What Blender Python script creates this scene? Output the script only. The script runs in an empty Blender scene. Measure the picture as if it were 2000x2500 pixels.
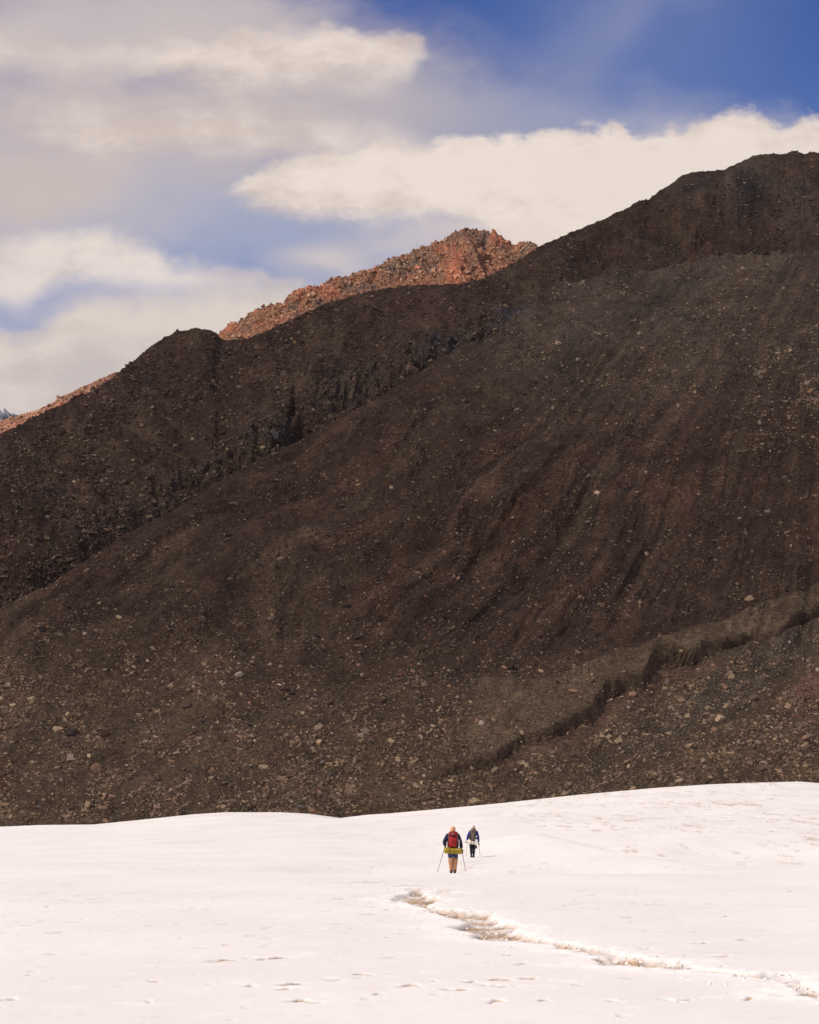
import bpy, bmesh, math, random
import numpy as np
from mathutils import Vector, Matrix, Quaternion

random.seed(7)
rng = np.random.default_rng(11)
scene = bpy.context.scene
COL = scene.collection

# ------------------------------------------------------------------ camera
F_PX = 5903.0                       # focal length in pixels of the 2000 x 2500 photograph
PITCH = math.atan(767.0 / F_PX)
CAM_Z = 1.73
cam_data = bpy.data.cameras.new('camera')
cam_data.sensor_fit = 'VERTICAL'
cam_data.sensor_height = 36.0
cam_data.lens = 36.0 * F_PX / 2500.0
cam_data.clip_start = 0.5
cam_data.clip_end = 40000
cam = bpy.data.objects.new('camera', cam_data)
cam.location = (0, 0, CAM_Z)
cam.rotation_euler = (math.radians(90) + PITCH, 0, 0)
COL.objects.link(cam)
scene.camera = cam

# ------------------------------------------------------------------ light
SUN_EL = math.radians(50)
SX, SY = -0.93, -0.37
_n = math.hypot(SX, SY)
SUN = Vector((SX / _n * math.cos(SUN_EL), SY / _n * math.cos(SUN_EL), math.sin(SUN_EL)))
sun_data = bpy.data.lights.new('sun', 'SUN')
sun_data.energy = 3.75
sun_data.angle = math.radians(0.5)
sun_data.color = (1.0, 0.905, 0.79)
sun = bpy.data.objects.new('sun', sun_data)
sun.rotation_euler = SUN.to_track_quat('Z', 'Y').to_euler()
sun.location = (-60, -40, 80)
COL.objects.link(sun)

scene.view_settings.view_transform = 'Standard'
scene.view_settings.look = 'None'
scene.view_settings.exposure = 0.0
scene.view_settings.gamma = 1.0
scene.view_settings.use_curve_mapping = False
scene.cycles.max_bounces = 6
scene.cycles.diffuse_bounces = 3
scene.cycles.transparent_max_bounces = 8
scene.cycles.volume_bounces = 0


def ray(px, py):
    """tangent-plane coordinates (x/y, z/y) of a photo pixel"""
    up = -(np.asarray(py, float) - 1250.0)
    r = np.asarray(px, float) - 1000.0
    Y = F_PX * math.cos(PITCH) - up * math.sin(PITCH)
    Z = F_PX * math.sin(PITCH) + up * math.cos(PITCH)
    return r / Y, Z / Y


def pix(P):
    x, y, z = P[..., 0], P[..., 1], P[..., 2] - CAM_Z
    fw = y * math.cos(PITCH) + z * math.sin(PITCH)
    up = -y * math.sin(PITCH) + z * math.cos(PITCH)
    return 1000 + F_PX * x / fw, 1250 - F_PX * up / fw


# ------------------------------------------------------------------ node helpers
class NT:
    def __init__(self, tree):
        self.t = tree; self.n = tree.nodes; self.l = tree.links

    def node(self, typ, **kw):
        nd = self.n.new(typ)
        for k, v in kw.items():
            setattr(nd, k, v)
        return nd

    def put(self, sock, v):
        if isinstance(v, (int, float)):
            sock.default_value = v
        elif isinstance(v, tuple):
            sock.default_value = v if len(v) == len(sock.default_value) else tuple(v) + (1.0,)
        else:
            self.l.new(v, sock)

    def m(self, op, a, b=0.0, c=None, clamp=False):
        nd = self.node('ShaderNodeMath', operation=op, use_clamp=clamp)
        self.put(nd.inputs[0], a); self.put(nd.inputs[1], b)
        if c is not None:
            self.put(nd.inputs[2], c)
        return nd.outputs[0]

    def step(self, v, lo, hi):
        nd = self.node('ShaderNodeMapRange', interpolation_type='SMOOTHSTEP')
        self.put(nd.inputs[0], v); self.put(nd.inputs[1], lo); self.put(nd.inputs[2], hi)
        nd.inputs[3].default_value = 0.0; nd.inputs[4].default_value = 1.0
        return nd.outputs[0]

    def mix(self, f, a, b, blend='MIX'):
        nd = self.node('ShaderNodeMix', data_type='RGBA', blend_type=blend)
        self.put(nd.inputs[0], f); self.put(nd.inputs[6], a); self.put(nd.inputs[7], b)
        return nd.outputs[2]

    def noise(self, vec, scale, detail=4.0, rough=0.55, w=None, lac=2.0):
        nd = self.node('ShaderNodeTexNoise')
        nd.noise_dimensions = '3D'
        self.l.new(vec, nd.inputs['Vector'])
        nd.inputs['Scale'].default_value = scale
        nd.inputs['Detail'].default_value = detail
        nd.inputs['Roughness'].default_value = rough
        nd.inputs['Lacunarity'].default_value = lac
        return nd.outputs[0]

    def comb(self, x, y, z):
        nd = self.node('ShaderNodeCombineXYZ')
        for i, v in enumerate((x, y, z)):
            self.put(nd.inputs[i], v)
        return nd.outputs[0]

    def curve(self, x, pts):
        nd = self.node('ShaderNodeFloatCurve')
        c = nd.mapping.curves[0]
        while len(c.points) > 2:
            c.points.remove(c.points[-1])
        c.points[0].location = pts[0]; c.points[1].location = pts[-1]
        for p in pts[1:-1]:
            c.points.new(p[0], p[1])
        for p in c.points:
            p.handle_type = 'AUTO_CLAMPED'
        nd.mapping.use_clip = False
        nd.mapping.update()
        self.put(nd.inputs[1], x)
        return nd.outputs[0]


# ------------------------------------------------------------------ sky
world = bpy.data.worlds.new('World')
scene.world = world
world.use_nodes = True
W = NT(world.node_tree)
W.n.clear()
out = W.node('ShaderNodeOutputWorld')
bg = W.node('ShaderNodeBackground')
SKY_STR = 0.11
bg.inputs[1].default_value = SKY_STR
W.l.new(bg.outputs[0], out.inputs[0])
sky = W.node('ShaderNodeTexSky')
sky.sky_type = 'NISHITA'
sky.sun_disc = False
sky.sun_elevation = SUN_EL
sky.sun_rotation = math.atan2(SX, SY)
sky.altitude = 4500
sky.air_density = 1.0
sky.dust_density = 0.3
sky.ozone_density = 2.5
hs = W.node('ShaderNodeHueSaturation')
hs.inputs['Hue'].default_value = 0.517
hs.inputs['Saturation'].default_value = 1.30
hs.inputs['Value'].default_value = 1.06
W.l.new(sky.outputs[0], hs.inputs['Color'])
tc = W.node('ShaderNodeTexCoord')
sep = W.node('ShaderNodeSeparateXYZ')
W.l.new(tc.outputs['Generated'], sep.inputs[0])
dx, dy, dz = sep.outputs
dys = W.m('MAXIMUM', dy, 0.05)
U = W.m('DIVIDE', dx, dys)
V = W.m('DIVIDE', dz, dys)
# cloud billows: two scales of noise push the outlines about
nv = W.comb(W.m('MULTIPLY', U, 1.0), 0.37, W.m('MULTIPLY', V, 1.7))
n1 = W.m('MULTIPLY', W.m('SUBTRACT', W.noise(nv, 13.0, 10.0, 0.62), 0.5), 1.9)
nv2 = W.comb(W.m('MULTIPLY', U, 1.0), 5.1, W.m('MULTIPLY', V, 1.5))
n2 = W.m('MULTIPLY', W.m('SUBTRACT', W.noise(nv2, 48.0, 9.0, 0.66), 0.5), 2.2)
nvs = W.comb(W.m('MULTIPLY', U, 0.8), 9.3, W.m('MULTIPLY', V, 2.4))
nsoft = W.noise(nvs, 11.0, 8.0, 0.6)
n3 = W.m('MULTIPLY', W.m('ABSOLUTE', W.m('SUBTRACT', W.noise(W.comb(U, 7.7, W.m('MULTIPLY', V, 1.2)), 34.0, 3.0, 0.55), 0.5)), 2.0)
UN = W.m('ADD', U, W.m('MULTIPLY', n1, 0.02))


def uv(px, py):
    a, b = ray(px, py)
    return (float(a) + 0.25) / 0.5, float(b) / 0.5


def band(top, bot, st, sb, at, ab, fine=0.006):
    """density of a cloud lying between two outlines given as photo points"""
    x = W.m('DIVIDE', W.m('ADD', UN, 0.25), 0.5)
    ct = W.m('MULTIPLY', W.curve(x, [uv(*p) for p in top]), 0.5)
    cb = W.m('MULTIPLY', W.curve(x, [uv(*p) for p in bot]), 0.5)
    vt = W.m('ADD', W.m('SUBTRACT', V, W.m('MULTIPLY', n3, 0.012)), W.m('ADD', W.m('MULTIPLY', n1, at), W.m('MULTIPLY', n2, fine * 0.55)))
    vb = W.m('ADD', V, W.m('ADD', W.m('MULTIPLY', n1, ab), W.m('MULTIPLY', n2, fine * 0.5)))
    a = W.step(W.m('SUBTRACT', ct, vt), -st * 0.3, st)
    b = W.step(W.m('SUBTRACT', vb, cb), -sb * 0.5, sb)
    return W.m('MULTIPLY', a, b)


def blob(px, py, rx, ry, soft, rot=0.0, wob=0.03):
    u0, v0 = [float(q) for q in ray(px, py)]
    du = W.m('SUBTRACT', W.m('ADD', U, W.m('MULTIPLY', n1, wob)), u0)
    dv = W.m('SUBTRACT', W.m('ADD', V, W.m('MULTIPLY', n1, wob)), v0)
    c, s = math.cos(rot), math.sin(rot)
    a = W.m('ADD', W.m('MULTIPLY', du, c), W.m('MULTIPLY', dv, s))
    b = W.m('SUBTRACT', W.m('MULTIPLY', dv, c), W.m('MULTIPLY', du, s))
    a = W.m('DIVIDE', a, rx / F_PX); b = W.m('DIVIDE', b, ry / F_PX)
    d = W.m('SQRT', W.m('ADD', W.m('MULTIPLY', a, a), W.m('MULTIPLY', b, b)))
    return W.m('SUBTRACT', 1.0, W.step(d, 1.0 - soft, 1.0 + soft))


K = 1.0 / SKY_STR
def cl(r, g, b):
    return (r * K, g * K, b * K, 1.0)

CREAM = cl(0.90, 0.775, 0.69)
PALE = cl(0.78, 0.66, 0.58)
MAUVE = cl(0.66, 0.55, 0.505)
LILAC = cl(0.40, 0.40, 0.51)
tone = W.step(W.m('ADD', W.m('ADD', nsoft, W.m('MULTIPLY', n1, 0.34)), W.m('MULTIPLY', n2, 0.20)), 0.34, 0.64)
tone = W.m('ADD', tone, W.m('MULTIPLY', W.m('SUBTRACT', n3, 0.22), 0.3), clamp=True)
bright = W.mix(tone, cl(0.66, 0.545, 0.49), CREAM)
skyc = hs.outputs[0]
# blue pales towards the horizon through thin haze
hz = W.step(V, 0.345, 0.16)
c = W.mix(W.m('MULTIPLY', hz, 0.72), skyc, cl(0.38, 0.44, 0.61))
# veils
def lay(c, d, col, op=1.0):
    return W.mix(W.m('MULTIPLY', d, op, clamp=True), c, col)
streak = W.step(W.noise(W.comb(W.m('ADD', U, W.m('MULTIPLY', V, -0.9)), 2.2, W.m('ADD', W.m('MULTIPLY', V, 0.5), W.m('MULTIPLY', U, 0.5))), 16.0, 5.0, 0.5), 0.36, 0.72)
c = lay(c, W.m('MULTIPLY', blob(1590, 60, 320, 190, 0.8, 0.8), streak), LILAC, 0.34)
c = lay(c, blob(1180, 290, 560, 110, 0.7, -0.08), LILAC, 0.62)
c = lay(c, blob(1560, 60, 300, 240, 0.95, 0.3), cl(0.40, 0.43, 0.60), 0.20)
c = lay(c, blob(1000, 240, 330, 130, 0.8), cl(0.42, 0.40, 0.47), 0.55)
veilm = W.m('ADD', 0.62, W.m('MULTIPLY', W.step(W.m('ADD', nsoft, W.m('MULTIPLY', n1, 0.25)), 0.3, 0.6), 0.38))
c = lay(c, W.m('MULTIPLY', blob(120, 250, 900, 300, 0.45, 0.05), veilm), MAUVE, 0.95)
c = lay(c, blob(130, 460, 380, 130, 0.6), MAUVE, 0.5)
c = lay(c, blob(300, 60, 500, 110, 0.5, 0.12), cl(0.62, 0.54, 0.53), 0.75)
c = lay(c, blob(620, 540, 560, 120, 0.8), cl(0.50, 0.50, 0.58), 0.55)
# upper bright cloud
c = lay(c, band([(-200, 60), (300, 110), (520, 95), (640, 78), (720, 72), (820, 52), (900, 70), (1000, 78), (1045, 100), (1075, 170), (1200, 300), (2200, 400)],
                [(-200, 150), (300, 160), (450, 190), (600, 214), (800, 218), (950, 214), (1000, 190), (1060, 120), (1200, 80), (2200, 80)],
                0.009, 0.014, 0.014, 0.010, 0.012), bright, 0.95)
# middle cloud bank
c = lay(c, band([(-250, 420), (60, 330), (140, 260), (300, 238), (520, 232), (760, 262), (1000, 310), (1200, 400), (2200, 460)],
                [(-250, 420), (100, 360), (250, 378), (420, 382), (560, 378), (700, 370), (820, 384), (1000, 392), (1200, 395), (2200, 400)],
                0.022, 0.010, 0.012, 0.006), bright, 0.93)
c = lay(c, blob(90, 440, 170, 42, 0.6), cl(0.62, 0.51, 0.47), 0.7)
# great cloud on the right, resting behind the dark slope
c = lay(c, band([(-250, 700), (420, 540), (540, 474), (600, 442), (700, 392), (830, 362), (960, 356), (1050, 352), (1110, 330), (1250, 322), (1350, 306), (1500, 302), (1560, 330), (1650, 328), (1700, 302), (1760, 286), (1830, 284), (1870, 312), (1905, 322), (1940, 292), (2000, 280), (2250, 240)],
                [(-250, 400), (420, 420), (540, 470), (620, 508), (750, 538), (900, 545), (1000, 538), (1100, 556), (1200, 590), (1300, 700), (1500, 900), (2250, 1200)],
                0.005, 0.009, 0.013, 0.006, 0.013), bright, 1.0)
c = lay(c, blob(1700, 420, 420, 110, 0.6), cl(0.83, 0.72, 0.64), 0.45)
c = lay(c, blob(1150, 590, 260, 45, 0.8), PALE, 0.7)
# lower left clouds and the pale bank on the horizon
c = lay(c, band([(-250, 600), (0, 562), (150, 548), (290, 552), (360, 582), (420, 618), (520, 645), (600, 668), (700, 720), (2200, 900)],
                [(-250, 760), (0, 738), (90, 744), (140, 712), (220, 702), (400, 716), (600, 720), (700, 716), (2200, 740)],
                0.010, 0.010, 0.014, 0.010), bright, 0.9)
c = lay(c, blob(790, 645, 120, 40, 0.9, 0.0, 0.012), PALE, 0.7)
c = lay(c, band([(-250, 790), (0, 766), (20, 768), (60, 796), (110, 788), (150, 745), (220, 722), (330, 712), (450, 704), (560, 695), (800, 690), (1100, 640), (2200, 640)],
                [(-250, 1500), (0, 1500), (1000, 1500), (2200, 1500)],
                0.012, 0.010, 0.012, 0.004), W.mix(tone, cl(0.64, 0.55, 0.50), cl(0.80, 0.69, 0.60)), 0.93)
c = lay(c, blob(110, 800, 190, 26, 0.6), MAUVE, 0.45)
c = lay(c, blob(330, 735, 260, 40, 0.9), PALE, 0.5)
# everywhere else: broken cloud out of view, made warmer to tint the light
gv = W.comb(W.m('MULTIPLY', dx, 1.0), W.m('MULTIPLY', dy, 1.0), W.m('MULTIPLY', dz, 2.2))
gn = W.step(W.noise(gv, 2.6, 7.0, 0.58), 0.40, 0.60)
lowz = W.step(dz, 0.22, 0.02)
gen = W.mix(W.m('MAXIMUM', W.m('MULTIPLY', gn, 0.75), W.m('MULTIPLY', lowz, 0.75)), skyc, cl(0.70, 0.56, 0.45))
inview = W.m('MULTIPLY', W.m('MULTIPLY', W.step(U, -0.30, -0.20), W.step(U, 0.30, 0.20)), W.m('MULTIPLY', W.step(V, 0.50, 0.40), W.step(dy, 0.4, 0.6)))
W.l.new(W.mix(inview, gen, c), bg.inputs[0])

# ------------------------------------------------------------------ numpy noise
def _h(ix, iy, s):
    n = (ix.astype(np.int64) * 374761393 + iy.astype(np.int64) * 668265263 + s * 1442695041) & 0x7fffffff
    n = ((n ^ (n >> 13)) * 1274126177) & 0x7fffffff
    n = n ^ (n >> 16)
    return (n & 0xffff) / 65535.0


def vn(x, y, s=0):
    ix = np.floor(x); iy = np.floor(y)
    fx = x - ix; fy = y - iy
    ix = ix.astype(np.int64); iy = iy.astype(np.int64)
    ux = fx * fx * fx * (fx * (fx * 6 - 15) + 10); uy = fy * fy * fy * (fy * (fy * 6 - 15) + 10)
    a = _h(ix, iy, s); b = _h(ix + 1, iy, s); c_ = _h(ix, iy + 1, s); d = _h(ix + 1, iy + 1, s)
    return (a + (b - a) * ux + (c_ - a) * uy + (a - b - c_ + d) * ux * uy) * 2 - 1


def fbm(x, y, octv=4, s=0, gain=0.5):
    t = np.zeros_like(x, dtype=float); a = 1.0; tot = 0.0
    cs, sn = math.cos(0.6), math.sin(0.6)
    for i in range(octv):
        t += a * vn(x, y, s + i * 17); tot += a
        x, y = (x * cs - y * sn) * 2.03 + 11.3, (x * sn + y * cs) * 2.03 + 5.7
        a *= gain
    return t / tot


def ridged(x, y, octv=3, s=0):
    t = np.zeros_like(x, dtype=float); a = 1.0; tot = 0.0
    for i in range(octv):
        t += a * (1 - 2 * np.abs(vn(x, y, s + i * 13))); tot += a
        x = x * 2.1 + 3.7; y = y * 2.1 + 9.1; a *= 0.5
    return t / tot


def worley(x, y, s=0):
    """distance to the nearest cell point, and that cell's random value"""
    ix = np.floor(x).astype(np.int64); iy = np.floor(y).astype(np.int64)
    best = np.full(x.shape, 9.0); val = np.zeros(x.shape)
    for i in (-1, 0, 1):
        for j in (-1, 0, 1):
            cx = ix + i; cy = iy + j
            px = cx + _h(cx, cy, s); py = cy + _h(cx, cy, s + 5)
            d = (px - x) ** 2 + (py - y) ** 2
            m = d < best
            best = np.where(m, d, best); val = np.where(m, _h(cx, cy, s + 9), val)
    return np.sqrt(best), val


def sm(x, a, b):
    t = np.clip((x - a) / (b - a), 0, 1)
    return t * t * (3 - 2 * t)


def bell(px, py, cx, cy, rx, ry, rot=0.0):
    c_, s_ = math.cos(rot), math.sin(rot)
    a = (px - cx) * c_ + (py - cy) * s_
    b = -(px - cx) * s_ + (py - cy) * c_
    return np.exp(-(a / rx) ** 2 - (b / ry) ** 2)


# ------------------------------------------------------------------ mesh helpers
def grid_object(name, P, mat, color=None, extra=None, smooth=False):
    R, Cn = P.shape[:2]
    me = bpy.data.meshes.new(name)
    nv_ = R * Cn
    idx = np.arange(nv_).reshape(R, Cn)
    q = np.stack([idx[:-1, :-1], idx[:-1, 1:], idx[1:, 1:], idx[1:, :-1]], -1).reshape(-1, 4)
    nf = len(q)
    me.vertices.add(nv_); me.loops.add(nf * 4); me.polygons.add(nf)
    me.vertices.foreach_set('co', P.reshape(-1).astype(np.float32))
    me.loops.foreach_set('vertex_index', q.reshape(-1).astype(np.int32))
    me.polygons.foreach_set('loop_start', (np.arange(nf) * 4).astype(np.int32))
    me.polygons.foreach_set('loop_total', np.full(nf, 4, np.int32))
    me.polygons.foreach_set('use_smooth', np.full(nf, smooth))
    me.update(calc_edges=True)
    if color is not None:
        at = me.color_attributes.new('tint', 'FLOAT_COLOR', 'POINT')
        rgba = np.ones((nv_, 4), np.float32); rgba[:, :3] = color.reshape(-1, 3)
        at.data.foreach_set('color', rgba.reshape(-1))
    if extra is not None:
        for k, v in extra.items():
            at = me.attributes.new(k, 'FLOAT', 'POINT')
            at.data.foreach_set('value', v.reshape(-1).astype(np.float32))
    me.materials.append(mat)
    o = bpy.data.objects.new(name, me)
    COL.objects.link(o)
    return o


CUBE_V = np.array([[-1, -1, -1], [1, -1, -1], [1, 1, -1], [-1, 1, -1], [-1, -1, 1], [1, -1, 1], [1, 1, 1], [-1, 1, 1]], float)
CUBE_F = np.array([[0, 3, 2, 1], [4, 5, 6, 7], [0, 1, 5, 4], [1, 2, 6, 5], [2, 3, 7, 6], [3, 0, 4, 7]])
OCT_V = np.array([[1, 0, 0], [0, 1, 0], [-1, 0, 0], [0, -1, 0], [0, 0, 1], [0, 0, -1]], float)
OCT_F = np.array([[0, 1, 4], [1, 2, 4], [2, 3, 4], [3, 0, 4], [1, 0, 5], [2, 1, 5], [3, 2, 5], [0, 3, 5]])


def frames(nrm, ang):
    z = nrm / np.linalg.norm(nrm, axis=1, keepdims=True)
    ref = np.tile(np.array([[1.0, 0, 0]]), (len(z), 1))
    y = np.cross(z, ref); y /= np.linalg.norm(y, axis=1, keepdims=True)
    x = np.cross(y, z)
    ca, sa = np.cos(ang)[:, None], np.sin(ang)[:, None]
    return x * ca + y * sa, -x * sa + y * ca, z


def rubble(name, pts, nrm, size, color, mat, small=False, elong=1.3, flat=0.6, sink=0.25, ang=None):
    """many loose angular stones joined into one mesh"""
    n = len(pts)
    BV, BF = (OCT_V, OCT_F) if small else (CUBE_V * 0.62, CUBE_F)
    k = len(BV)
    v = np.tile(BV, (n, 1, 1)) + rng.uniform(-0.27, 0.27, (n, k, 3))
    if not small:                                   # knock corners in for shards
        v *= rng.uniform(0.62, 1.12, (n, k, 1))
    sx = size * rng.uniform(0.8, elong, n); sy = size * rng.uniform(0.55, 1.0, n); sz = size * rng.uniform(0.5, 1.0, n) * flat * 1.3
    v *= np.stack([sx, sy, sz], 1)[:, None, :] * 0.80
    nj = nrm + rng.normal(0, 0.33, (n, 3))
    a = rng.uniform(0, 2 * np.pi, n) if ang is None else ang + rng.normal(0, 0.5, n)
    X, Y, Z = frames(nj, a)
    w = v[:, :, 0:1] * X[:, None] + v[:, :, 1:2] * Y[:, None] + v[:, :, 2:3] * Z[:, None]
    nn = nrm / np.linalg.norm(nrm, axis=1, keepdims=True)
    w += (pts + nn * (sz * 0.5 * (0.62 - sink))[:, None])[:, None]
    f = (BF[None] + (np.arange(n) * k)[:, None, None]).reshape(-1, BF.shape[1])
    me = bpy.data.meshes.new(name)
    nf, m_ = f.shape
    me.vertices.add(n * k); me.loops.add(nf * m_); me.polygons.add(nf)
    me.vertices.foreach_set('co', w.reshape(-1).astype(np.float32))
    me.loops.foreach_set('vertex_index', f.reshape(-1).astype(np.int32))
    me.polygons.foreach_set('loop_start', (np.arange(nf) * m_).astype(np.int32))
    me.polygons.foreach_set('loop_total', np.full(nf, m_, np.int32))
    me.polygons.foreach_set('use_smooth', np.zeros(nf, bool))
    me.update(calc_edges=True)
    at = me.color_attributes.new('tint', 'FLOAT_COLOR', 'POINT')
    rgba = np.ones((n, k, 4), np.float32); rgba[:, :, :3] = color[:, None, :]
    at.data.foreach_set('color', rgba.reshape(-1))
    me.materials.append(mat)
    o = bpy.data.objects.new(name, me)
    COL.objects.link(o)
    return o


def tag(o, label=None, cat=None, group=None, kind=None):
    if label: o['label'] = label
    if cat: o['category'] = cat
    if group: o['group'] = group
    if kind: o['kind'] = kind
    return o


# ------------------------------------------------------------------ materials
def ground_mat(name, grain=1.0, contrast=0.55, bump=0.6, dist=0.25):
    mt = bpy.data.materials.new(name); mt.use_nodes = True
    T = NT(mt.node_tree)
    b = T.n['Principled BSDF']; b.inputs['Roughness'].default_value = 0.95
    b.inputs['Specular IOR Level'].default_value = 0.15
    at = T.node('ShaderNodeVertexColor', layer_name='tint')
    g = T.node('ShaderNodeNewGeometry')
    pos = g.outputs['Position']
    n_a = T.noise(pos, 1.1 * grain, 5.0, 0.72)
    n_b = T.noise(pos, 0.16 * grain, 4.0, 0.6)
    vo = T.node('ShaderNodeTexVoronoi'); T.l.new(pos, vo.inputs['Vector']); vo.inputs['Scale'].default_value = 2.3 * grain
    vs = T.node('ShaderNodeSeparateColor'); T.l.new(vo.outputs['Color'], vs.inputs[0])
    f1 = T.m('ADD', T.m('MULTIPLY', T.m('SUBTRACT', n_a, 0.5), 2.2 * contrast), 1.0)
    f2 = T.m('ADD', T.m('MULTIPLY', T.m('SUBTRACT', n_b, 0.5), 1.0 * contrast), 1.0)
    f3 = T.m('ADD', T.m('MULTIPLY', T.m('SUBTRACT', vs.outputs[0], 0.5), 0.9 * contrast), 1.0)
    f = T.m('MULTIPLY', T.m('MULTIPLY', f1, f2), f3)
    cc = T.mix(1.0, at.outputs[0], T.comb(f, f, f), 'MULTIPLY')
    T.l.new(cc, b.inputs['Base Color'])
    bp = T.node('ShaderNodeBump'); bp.inputs['Strength'].default_value = bump; bp.inputs['Distance'].default_value = dist
    h = T.m('ADD', n_a, T.m('MULTIPLY', vo.outputs['Distance'], 0.6))
    T.l.new(h, bp.inputs['Height']); T.l.new(bp.outputs[0], b.inputs['Normal'])
    return mt


def stone_mat(name, grain=3.0):
    mt = bpy.data.materials.new(name); mt.use_nodes = True
    T = NT(mt.node_tree)
    b = T.n['Principled BSDF']; b.inputs['Roughness'].default_value = 0.88
    b.inputs['Specular IOR Level'].default_value = 0.2
    at = T.node('ShaderNodeVertexColor', layer_name='tint')
    g = T.node('ShaderNodeNewGeometry')
    n_a = T.noise(g.outputs['Position'], grain, 4.0, 0.65)
    f = T.m('ADD', T.m('MULTIPLY', T.m('SUBTRACT', n_a, 0.5), 1.2), 1.0)
    T.l.new(T.mix(1.0, at.outputs[0], T.comb(f, f, f), 'MULTIPLY'), b.inputs['Base Color'])
    return mt


def plain(name, col, rough=0.8, var=0.25, scale=40.0, bump=0.0, spec=0.3, obj=True):
    mt = bpy.data.materials.new(name); mt.use_nodes = True
    T = NT(mt.node_tree)
    b = T.n['Principled BSDF']; b.inputs['Roughness'].default_value = rough
    b.inputs['Specular IOR Level'].default_value = spec
    tcn = T.node('ShaderNodeTexCoord')
    n_a = T.noise(tcn.outputs['Object'], scale, 4.0, 0.6)
    f = T.m('ADD', T.m('MULTIPLY', T.m('SUBTRACT', n_a, 0.5), 2 * var), 1.0)
    T.l.new(T.mix(1.0, (col[0], col[1], col[2], 1.0), T.comb(f, f, f), 'MULTIPLY'), b.inputs['Base Color'])
    if bump:
        bp = T.node('ShaderNodeBump'); bp.inputs['Strength'].default_value = bump; bp.inputs['Distance'].default_value = 0.02
        T.l.new(n_a, bp.inputs['Height']); T.l.new(bp.outputs[0], b.inputs['Normal'])
    return mt


M_SCREE = ground_mat('scree_earth', 1.0, 0.85, 0.9, 0.3)
M_FAR = ground_mat('far_scree', 0.6, 0.85, 0.9, 0.5)
M_STONE = stone_mat('stone')

ALB = 0.58   # overall rock reflectance trim
DARK = np.array([0.114, 0.068, 0.042]) * ALB
RED = np.array([0.185, 0.097, 0.058]) * ALB
OLIVE = np.array([0.215, 0.145, 0.085]) * ALB
SAND = np.array([0.260, 0.182, 0.105]) * ALB
GREY = np.array([0.190, 0.145, 0.098]) * ALB
BLACK = np.array([0.040, 0.036, 0.036]) * ALB


def blend(c0, c1, m):
    return c0 + (c1 - c0) * m[..., None]


# ------------------------------------------------------------------ ground sheet under everything
g_me = bpy.data.meshes.new('ground')
g_me.from_pydata([(-14000, -9000, -24), (14000, -9000, -24), (14000, 20000, -24), (-14000, 20000, -24)], [], [(0, 1, 2, 3)])
ca = g_me.color_attributes.new('tint', 'FLOAT_COLOR', 'POINT')
for d in ca.data:
    d.color = (0.12, 0.09, 0.07, 1)
g_me.materials.append(M_FAR)
g_o = bpy.data.objects.new('ground', g_me); COL.objects.link(g_o); tag(g_o, kind='structure')

# ------------------------------------------------------------------ snow field
SN_CREST = np.array([(-600, 2040), (-200, 2026), (0, 2019), (120, 2014), (240, 2013), (350, 2002), (480, 1988), (560, 1983), (690, 1983), (760, 1987), (835, 1997),
                     (900, 1989), (950, 1986), (1050, 1977), (1200, 1963), (1400, 1941), (1500, 1932), (1600, 1923), (1720, 1915), (1820, 1911), (1900, 1909), (1940, 1908), (2000, 1913), (2300, 1916), (2700, 1925)], float)
YC = 340.0
PITS = [(1706, 2302, 60), (1604, 2209, 62), (1823, 2296, 42), (1212, 2469, 44), (1001, 2407, 52), (1190, 2405, 40), (1150, 2397, 30), (1220, 2395, 55), (1405, 2198, 42), (1190, 2145, 62),
        (1062, 2394, 12), (1454, 2343, 32), (1680, 2454, 42), (1755, 2334, 46), (655, 2340, 95), (551, 2345, 46), (600, 2409, 42), (710, 2405, 60), (707, 2415, 60), (817, 2393, 36),
        (881, 2383, 46), (371, 2400, 26), (333, 2184, 16), (116, 2214, 22), (829, 2194, 26), (980, 2280, 18), (948, 2290, 18), (81, 2378, 16), (748, 2494, 62), (522, 2199, 12),
        (209, 2245, 12), (551, 2309, 30), (922, 2432, 22), (368, 2461, 16), (1290, 2390, 36), (1500, 2478, 30), (1640, 2465, 40), (1755, 2208, 14), (1930, 2176, 26), (1890, 2190, 20),
        (1620, 2285, 12), (1280, 2352, 40), (960, 2205, 26), (940, 2223, 20), (1090, 2286, 30), (1830, 2480, 34), (1770, 2238, 24), (500, 2312, 30), (1409, 2404, 18), (20, 2480, 34),
        (720, 2494, 40), (1330, 2470, 24), (430, 2183, 14), (1240, 2331, 24), (1465, 2218, 10), (60, 2196, 10), (1110, 2420, 60), (1240, 2408, 44)]
TRAIL = [(1050, 2178), (1032, 2172), (1013, 2190), (1024, 2209), (1062, 2221), (1114, 2226), (1145, 2236), (1172, 2252), (1190, 2270), (1208, 2284), (1227, 2292), (1273, 2297), (1340, 2303),
         (1393, 2311), (1438, 2319), (1499, 2337), (1544, 2349), (1604, 2358), (1680, 2367), (1770, 2380), (1860, 2386), (1936, 2401), (2000, 2439), (2100, 2500)]
FAINT = [(1060, 2180), (960, 2160), (860, 2152), (740, 2151)]
FAINT2 = [(1130, 2138), (1148, 2112), (1160, 2100)]
FAINT3 = [(1060, 2070), (900, 2045), (760, 2028), (600, 2008)]


def crest_z(px):
    py = np.interp(px, SN_CREST[:, 0], SN_CREST[:, 1])
    return CAM_Z + ray(1000, py)[1] * YC


_cx = np.linspace(-700, 2800, 701)
_cz = np.convolve(np.pad(crest_z(_cx), 30, mode='edge'), np.ones(61) / 61, 'valid')


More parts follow.
